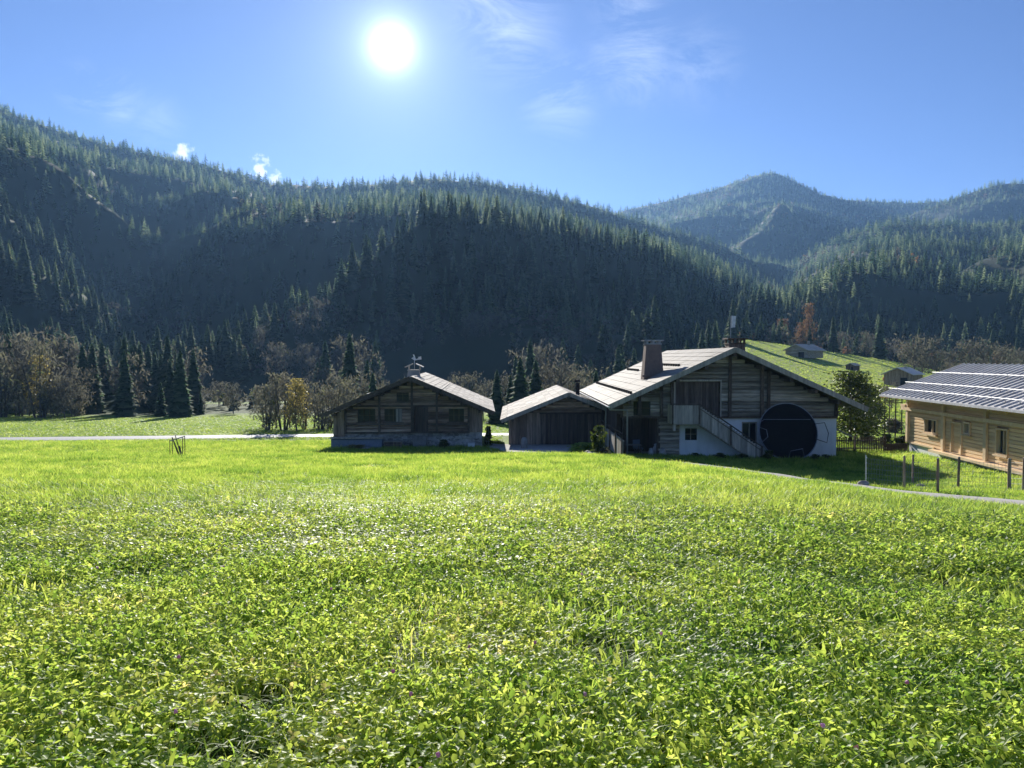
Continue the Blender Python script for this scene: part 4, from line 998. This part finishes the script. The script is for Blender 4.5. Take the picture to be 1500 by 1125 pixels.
R_ = far_barn('far_chalet', 1323, 172, 5.8, 6.2, 3.1, R(-47), 'distant brown chalet with balcony at the foot of the sunny meadow', 'old_board', 'seam_metal', 'chalet')
m = MB(); m.box(-3.4, -2.61, -2.6, 2.6, 1.5, 1.6); m.box(-3.42, -3.36, -2.6, 2.6, 1.6, 2.35); m.build('balcony', M['new_beam'], R_[0])
m = MB(); m.box(.3, .8, -.3, .3, 3.7, 4.7); m.build('chimney', M['shingle'], R_[1])
for yy in (-1.6, .2): m = MB(); m.box(-2.66, -2.61, yy, yy+1, .5, 1.35); m.build('window', M['glass'], R_[0])
for xx in (-1.7, -.3): m = MB(); m.box(xx, xx+.8, -2.86, -2.81, 1.7, 2.5); m.build('window', M['glass'], R_[0])

# ---- fences
def post_at(px, py, Y, h, r, kind, lab, grp, nm='fence_post'):
    x = at(px, Y); e = empty(nm, (x, Y, tz(x, Y)), random.uniform(0, 6), lab, 'post', grp)
    m = MB(); a = random.uniform(-.03, .03)
    m.tube([(0, 0, -.2), (a*.5, 0, h*.5), (a, .01, h)], [r, r*.95, r*.9], 8)
    m.build('shaft', M['old_board'] if kind else M['pale_metal'], e); m = MB()
    if kind: m.tube([(a, .01, h-.001), (a, .01, h+.03)], [r*.9, r*.4], 8); m.build('top', M['grey_board'], e)
    else:
        for k in range(5): m.tube([(-.03, 0, .3+.22*k), (.03, 0, .3+.22*k)], .03, 6)
        m.build('insulator', M['plaster'], e)
    return (x, Y, tz(x, Y))
FP = [(1271, 32, 1.28, .03, 0, 'thin white fence post with insulators at the left end of the wire fence'), (1328, 30.6, 1.35, .055, 1, 'first thick wooden post from the left of the wire fence'), (1340, 33.2, 1.3, .045, 1, 'wooden post just behind the first thick one of the wire fence'),
      (1377, 28.8, 1.3, .055, 1, 'wooden fence post nearest to the gravel path'), (1407, 31.2, 1.3, .052, 1, 'wooden fence post in the middle of the wire fence before the timber house'),
      (1482, 29.6, 1.28, .065, 1, 'thick wooden fence post near the right edge of the photo'), (1503, 28.3, 1.3, .055, 1, 'wooden fence post cut by the right edge of the photo')]
Q = [post_at(a, 0, b, c, d, k, l, 'posts of the wire fence') for (a, b, c, d, k, l) in FP]
fn = MB(); seq = [0, 1, 3, 4, 5, 6]
for a, b in zip(seq[:-1], seq[1:]):
    A, B = Q[a], Q[b]
    for k in range(6):
        h = .14+.2*k; fn.tube([(A[0], A[1], A[2]+h), ((A[0]+B[0])/2, (A[1]+B[1])/2, (A[2]+B[2])/2+h-.02), (B[0], B[1], B[2]+h)], .0055, 3)
    n = 14
    for k in range(1, n):
        f = k/n; x, y, z = (A[i]*(1-f)+B[i]*f for i in range(3)); fn.tube([(x, y, z+.12), (x, y, z+1.15)], .0045, 3)
tag(fn.build('wire_fence', M['wire']), 'fine wire mesh stretched between the fence posts before the timber house', 'fence')
# picket fence right of chalet
pk = empty('picket_fence', (20.6, 50.2, tz(20.6, 50.2)), R(4), 'dark picket fence between the chalet and the timber house', 'fence')
m = MB()
for k in range(34): m.box(.12*k, .12*k+.07, 0, .025, .05, .98+random.uniform(-.05, .05), rot=Matrix.Rotation(random.uniform(-.03, .03), 3, 'Y'))
m.build('pickets', M['beam'], pk)
m = MB(); m.box(-.05, 4.1, .03, .08, .22, .30); m.box(-.05, 4.1, .03, .08, .72, .80); m.build('rail', M['grey_board'], pk)
for xx in (0, 2, 4): m = MB(); m.box(xx-.05, xx+.05, .081, .18, -.2, 1.05); m.build('post', M['beam'], pk)
pw = empty('plank_wall', (24.9, 50.8, tz(24.9, 50.8)-.1), R(6), 'low dark plank edging between picket fence and timber house', 'fence')
m = MB(); m.box(-.3, 1.4, 0, .06, 0, .3); m.box(-.3, 1.4, 0.005, .055, .305, .62); m.build('planks', M['beam'], pw)
# garden trellis posts behind
for k, (px, Y) in enumerate(((1297, 66), (1304, 70), (1313, 64), (1322, 72), (1331, 66))):
    x = at(px, Y); e = empty('garden_post', (x, Y, tz(x, Y)), 0, 'tall thin dark garden post behind the picket fence', 'post', 'garden posts behind the picket fence')
    m = MB(); m.tube([(0, 0, -.1), (0, 0, 3.6)], .05, 6); m.build('shaft', M['beam'], e)
    m = MB(); m.tube([(-.6, 0, 3.2), (.6, 0, 3.25)], .03, 5); m.build('arm', M['beam'], e)
wf = MB()
for (a, b) in (((1297, 66), (1313, 64)), ((1313, 64), (1331, 66)), ((1304, 70), (1322, 72))):
    for h in (.6, 1.2, 1.8, 2.4, 3.0): wf.tube([(at(*a), a[1], tz(at(*a), a[1])+h), (at(*b), b[1], tz(at(*b), b[1])+h)], .012, 3)
tag(wf.build('garden_wires', M['beam']), 'rows of wire strung between the tall garden posts', 'wires')

# sapling guard in the meadow
Yg = 42; xg = at(258, Yg); e = empty('sapling_guard', (xg, Yg, tz(xg, Yg)), R(8), 'three leaning sticks tied in a wooden frame alone in the meadow', 'tree guard')
for (x, y) in ((-.33, -.2), (.33, -.2), (.33, .25), (-.33, .25)):
    m = MB(); m.tube([(x, y, -.1), (x, y, 1.12 if x > 0 else .95)], .022, 6); m.build('stake', M['beam'], e)
m = MB(); m.bar((-.33, -.22, .9), (.33, -.22, 1.1), .03, .05); m.bar((-.33, .27, .9), (.33, .27, 1.1), .03, .05); m.build('cross_bar', M['grey_board'], e)
for (a, b, r) in (((.12, 0, 0), (-.28, .05, 1.08), .05), ((.2, .05, 0), (-.1, 0, 1.2), .035), ((.25, -.05, 0), (.1, .02, .6), .06)):
    m = MB(); m.tube([a, b], [r, r*.6], 7); m.build('stick', M['bark'], e)
# rocks
for (px, Y, rx, rz_, lab) in ((1267, 31.2, .24, .17, 'pale rock at the foot of the thin white post'), (1352, 31.8, .22, .14, 'pale boulder between two thick fence posts'), (862, 47.5, .3, .22, 'grey boulder beside the foot of the ramp fence'), (868, 46.2, .42, .18, 'flat pale rock below the vine at the ramp fence'),
                              (877, 46.8, .35, .3, 'brown rock against the ramp fence'), (848, 50, .4, .12, 'low pale stone on the grassy mound by the yard'), (533, 53.4, .5, .12, 'low pale slab lying in the grass before the farmhouse')):
    x = at(px, Y); m = MB(); m.lump((0, 0, 0), (rx, rx*.8, rz_), px, 11, 8, .5, .3); o = m.build('rock', M['stone'], None, (x, Y, tz(x, Y)+rz_*.35), True)
    tag(o, lab, 'rock', 'rocks lying in the grass')
# grassy mound
def clump_mesh(name, n, spread_r, leaf, mat, hgt, seed):
    V, T, D = cloud_tpl(seed, n, leaf, 'tall', .3, 1.4); V = V*np.array([spread_r*2.6, spread_r*2.6, hgt]); V[:, 2] = np.maximum(V[:, 2]-.15*hgt, 0)
    return np_mesh(name, V, T, np.clip(.5+D, 0, 1), [mat])
def shrub(nm, px, Y, r, h, mat, label, group=None, n=900, seed=1, cat='shrub', dz=0):
    x = at(px, Y); e = empty(nm, (x, Y, tz(x, Y)-.03+dz), 0, label, cat, group)
    o = bpy.data.objects.new('foliage', clump_mesh('foliage', n, r, .09, M[mat], h, seed)); C.objects.link(o); o.parent = e
    m = MB(); q = random.Random(seed)
    for _ in range(7): a = q.uniform(0, 6.28); m.tube([(0, 0, -.05), (math.cos(a)*r*.4, math.sin(a)*r*.4, h*.6)], [.025, .008], 4)
    m.build('stem', M['bark'], e); return e
shrub('green_shrub', 649, 53.9, .55, .75, 'leaf', 'small dark green shrub growing against the stone base of the farmhouse', seed=5)
shrub('climbing_shrub', 715, 56.2, .4, 1.7, 'leaf', 'upright green shrub at the right corner of the farmhouse', seed=6)
shrub('flowering_shrub', 522, 53.2, .9, .4, 'yellow_leaf', 'low pale flowering plant spreading before the farmhouse', seed=7)
shrub('vine', 878, 46.6, .7, 2.1, 'leaf', 'yellow-green vine climbing the end of the ramp fence', seed=8, n=700)
shrub('green_shrub', 884, 46.2, .6, .6, 'bare', 'brownish shrub at the foot of the ramp fence', seed=9)
shrub('green_shrub', 858, 50.3, 1.3, .75, 'grass', 'rounded grassy mound beside the gravel yard', seed=10, n=2600, cat='mound')
for k, (px, Y, r, h) in enumerate(((1020, 46.0, .5, .35), (1055, 45.9, .6, .4), (1090, 45.6, .5, .4), (1128, 45.3, .5, .7), (1195, 45.7, .5, .4), (1212, 46.1, .4, .35))):
    shrub('green_shrub', px, Y, r, h, 'leaf', 'low dark planting along the foot of the white chalet wall', 'low plants along the chalet wall', seed=20+k, n=500)
for k, (px, Y, r, h, lab) in enumerate(((1300, 57, .7, 1.0, 'small green bush just left of the garden posts behind the picket fence'), (1322, 56, .8, .9, 'green bush near the corner of the timber house'), (1270, 60, .9, .9, 'dark bush in the garden behind the picket fence'), (1308, 75, 1.3, 1.6, 'bigger bush at the back of the garden'), (1262, 90, 1.5, 1.4, 'scrubby bush on the lawn beyond the garden'))):
    shrub('garden_bush', px, Y, r, h, 'leaf' if k != 3 else 'bare', lab, 'bushes in the garden', seed=40+k, n=900)

# ---- trees of the valley floor
def T(kind, px, Y, h, lab, grp=None, v=None, wide=1., cat='tree'): return tree(kind, at(px, Y), Y, h, lab, grp, v, wide, cat)
T('leafy', 1247, 60, 5.6, 'round dark leafy tree with sunlit top behind the right end of the chalet', v=0, wide=1.15)
T('leafy', 1270, 66, 4.6, 'smaller leafy tree behind the round one by the chalet', v=1, wide=1.1)
T('bare', 1290, 86, 4.8, 'thin leafless tree beyond the garden posts', v=1)
T('bare', 1306, 100, 4.0, 'pale leafless tree below the distant brown chalet', v=2)
T('yellow', 434, 77, 5.3, 'pale yellow-leaved tree in the thicket beside the road', v=0)
for k, (px, Y, h) in enumerate(((392, 80, 5.2), (404, 83, 6.6), (414, 80, 6.9), (424, 84, 6.3), (446, 82, 5.6), (460, 84, 5.8), (470, 80, 4.6), (384, 85, 4.6), (482, 86, 5.2), (496, 84, 5.4), (512, 87, 5.9))):
    T(('thicket', 'bare')[k % 2], px, Y, h*.9, 'tall grey leafless shrub in the thicket beside the road', 'leafless shrubs of the roadside thicket', wide=1.1 if k % 2 else 1.0)
for k in range(15):
    T('bare', 500+k*15+random.uniform(-6, 6), random.uniform(100, 118), random.uniform(4.3, 7.2), 'leafless tree in the row behind the log farmhouse', 'leafless trees behind the log farmhouse', wide=.9)
for k in range(13):
    T('bare' if k % 3 else 'thicket', 2+k*9+random.uniform(-4, 4), random.uniform(116, 132), random.uniform(7, 12)*(1 if k < 8 else .7), 'grey-brown leafless tree in the group at the far left of the valley', 'leafless trees at the far left of the valley')
T('yellow', 58, 118, 9.5, 'olive green tree standing in the far left group of bare trees', v=1, wide=.8)
for (px, Y, h, lab) in ((728, 95, 6.8, 'small spruce just right of the farmhouse roof'), (762, 92, 8.2, 'tallest of the spruces behind the garage barn'), (785, 98, 8.2, 'narrow spruce right of the tallest one behind the garage barn'), (873, 92, 6.6, 'small spruce between the garage barn and the big chalet roof'), (748, 100, 6.2, 'short spruce between the farmhouse and the tallest one'), (546, 95, 6.4, 'lone small spruce behind the left roof slope of the farmhouse')):
    T('spruce', px, Y, h, lab, 'small spruces in the valley behind the roofs', wide=1.15)
for (px, Y, h, lab) in ((822, 97, 8.2, 'round reddish-brown leafless tree behind the garage barn roof'), (845, 103, 7.6, 'brown leafless tree left of the big chalet roof'), (800, 105, 7.6, 'leafless tree behind the round brown one'), (862, 110, 7.5, 'faint leafless tree near the far end of the chalet roof'), (742, 110, 7, 'leafless tree behind the spruces by the farmhouse')):
    T('bare', px, Y, h, lab, None, wide=1.2)
for k in range(9):
    px = (1350, 1372, 1395, 1420, 1440, 1462, 1480, 1500, 1338)[k]
    T('bare', px, random.uniform(185, 215), random.uniform(9, 13), 'grey bushy leafless tree in the row above the timber house roof', 'bushy leafless trees above the timber house', wide=1.25)
T('autumn', 1184, 275, 17, 'bright orange autumn tree above the hay barn', v=0, wide=.7)
# pink clover heads
for k in range(26):
    Yc = 2.6+random.random()**1.6*4.2; xc = random.uniform(-.66, .66)*Yc
    h = random.uniform(.13, .19)
    e = empty('clover_flower', (xc, Yc, tz(xc, Yc)), random.uniform(0, 6), 'small round pink clover flower standing among the meadow leaves', 'flower', 'pink clover flowers in the meadow')
    m = MB(); m.tube([(0, 0, 0), (.01, 0, h)], .0012, 4); m.build('stem', M['grass'], e)
    m = MB(); m.lump((.01, 0, h+.008), (.009, .009, .010), k, 10, 7, None, .5); m.build('bloom', M['pink'], e)
# ------------------------------------------------------------ camera, sun, sky
cam = bpy.data.cameras.new('camera'); co = bpy.data.objects.new('camera', cam); C.objects.link(co)
cam.sensor_width = 36; cam.sensor_fit = 'HORIZONTAL'; cam.lens = 36*F/1500; cam.clip_end = 20000; cam.clip_start = .05
co.rotation_euler = (R(90)-math.atan(38.5/F), 0, 0); bpy.context.scene.camera = co
SD = Vector((-.157, 1.0144, .4044)).normalized()
EL = math.asin(SD.z); AZ = math.atan2(SD.x, SD.y)
sl = bpy.data.lights.new('sun', 'SUN'); sl.energy = 4.6; sl.angle = R(.5); sl.color = (1, .95, .86)
so = bpy.data.objects.new('sun', sl); C.objects.link(so); so.rotation_euler = SD.to_track_quat('Z', 'Y').to_euler(); so.location = (0, 0, 60)
w = bpy.data.worlds.new('World'); bpy.context.scene.world = w; w.use_nodes = True
nt = w.node_tree; nt.nodes.clear(); out = nt.nodes.new('ShaderNodeOutputWorld')
sky = nd(nt, 'ShaderNodeTexSky', sky_type='NISHITA'); sky.sun_disc = False; sky.sun_elevation = EL; sky.sun_rotation = AZ
sky.altitude = 1500; sky.air_density = 1.0; sky.dust_density = .15; sky.ozone_density = 3.5
tc = nd(nt, 'ShaderNodeTexCoord'); dirv = tc.outputs['Generated']
dt = nd(nt, 'ShaderNodeVectorMath', {0: dirv, 1: tuple(SD)}, operation='DOT_PRODUCT').outputs['Value']
ac = nd(nt, 'ShaderNodeMath', {0: dt}, operation='ARCCOSINE').outputs[0]     # angle from the sun
def mth(op, a, b=0., c=None):
    ins = {0: a, 1: b}
    if c is not None: ins[2] = c
    return nd(nt, 'ShaderNodeMath', ins, operation=op).outputs[0]
def expf(k, amp): return mth('MULTIPLY', mth('EXPONENT', mth('MULTIPLY', ac, -k)), amp)
g1 = expf(5, .7); g2 = expf(20, 6.0); g3 = expf(100, 60.0)
gs = mth('ADD', mth('ADD', g1, g2), g3)
gc = nd(nt, 'ShaderNodeCombineColor', {0: mth('MULTIPLY', gs, .86), 1: mth('MULTIPLY', gs, .95), 2: gs})
# thin cirrus, drawn out along one direction
mp = nd(nt, 'ShaderNodeMapping', {'Vector': dirv, 'Rotation': (.25, .45, .2), 'Scale': (1.5, 1.0, 3.6)})
n1 = noise(nt, mp.outputs[0], 4.2, 10, .66, 1.4)
c1 = nd(nt, 'ShaderNodeMapRange', {'Value': n1.outputs['Fac'], 'From Min': .42, 'From Max': .80})
def dirpx(px, py):
    v = Vector(((px-750)/F, 1, (562.5-py)/F)); v.rotate(Matrix.Rotation(-math.atan(38.5/F), 3, 'X')); return v.normalized()
wm = None
for (px, py, rad, st) in ((745, 40, .085, 1.), (700, 10, .06, .9), (820, 140, .07, .7), (930, 85, .08, .7), (1020, 95, .07, .45), (120, 128, .035, 1.), (175, 145, .04, .9), (225, 175, .045, .45), (920, 5, .06, .8)):
    d0 = nd(nt, 'ShaderNodeVectorMath', {0: dirv, 1: tuple(dirpx(px, py))}, operation='DISTANCE').outputs['Value']
    k = nd(nt, 'ShaderNodeMapRange', {'Value': d0, 'From Min': rad, 'From Max': 0, 'To Max': st}, interpolation_type='SMOOTHSTEP').outputs[0]
    wm = k if wm is None else mth('MAXIMUM', wm, k)
cf = mth('MULTIPLY', c1.outputs[0], wm)
pf = None
for (px, py, rad, st) in ((266, 224, .011, .9), (376, 233, .006, .5), (388, 233, .005, .45), (381, 249, .010, .8), (404, 262, .010, .7)):
    d0 = nd(nt, 'ShaderNodeVectorMath', {0: dirv, 1: tuple(dirpx(px, py))}, operation='DISTANCE').outputs['Value']
    nn = noise(nt, dirv, 95, 5, .6)
    dd = mth('ADD', d0, mth('MULTIPLY', mth('ADD', nn.outputs['Fac'], -.5), .034))
    k = nd(nt, 'ShaderNodeMapRange', {'Value': dd, 'From Min': rad, 'From Max': rad*.35, 'To Max': st}).outputs[0]
    pf = k if pf is None else mth('MAXIMUM', pf, k)
skt = mixc(nt, 1., sky.outputs[0], (.68, .74, 1.0), 'MULTIPLY')
skc = mixc(nt, 1., skt, gc.outputs[0], 'ADD')
cl = mixc(nt, mth('MULTIPLY', cf, .6), skc, (11, 12, 13))
cl = mixc(nt, pf, cl, (11, 11.2, 11.5))
bg = nd(nt, 'ShaderNodeBackground', {'Color': cl, 'Strength': .055}); nt.links.new(bg.outputs[0], out.inputs[0])
# haze
hm, hn, ho = newmat('haze'); pv = nd(hn, 'ShaderNodeVolumePrincipled', {'Color': (.30, .56, 1, 1), 'Density': .00010, 'Anisotropy': .4}); hn.links.new(pv.outputs[0], ho.inputs['Volume'])
hb = MB(); hb.box(-2950, 2950, -2900, 2950, -1100, 610); hz = hb.build('haze', hm); tag(hz, 'thin blue haze over the valley', 'haze', kind='stuff')
s = bpy.context.scene
s.view_settings.view_transform = 'Standard'; s.view_settings.look = 'None'; s.view_settings.gamma = 1; s.view_settings.exposure = 1.0
s.render.engine = 'CYCLES'; s.cycles.use_denoising = True
try: s.cycles.denoiser = 'OPENIMAGEDENOISE'; s.cycles.denoising_input_passes = 'RGB_ALBEDO_NORMAL'
except Exception: pass
s.cycles.max_bounces = 6; s.cycles.diffuse_bounces = 3; s.cycles.transmission_bounces = 4; s.cycles.volume_bounces = 1; s.cycles.transparent_max_bounces = 6
s.cycles.sample_clamp_indirect = 6
print('objects', len(bpy.data.objects))
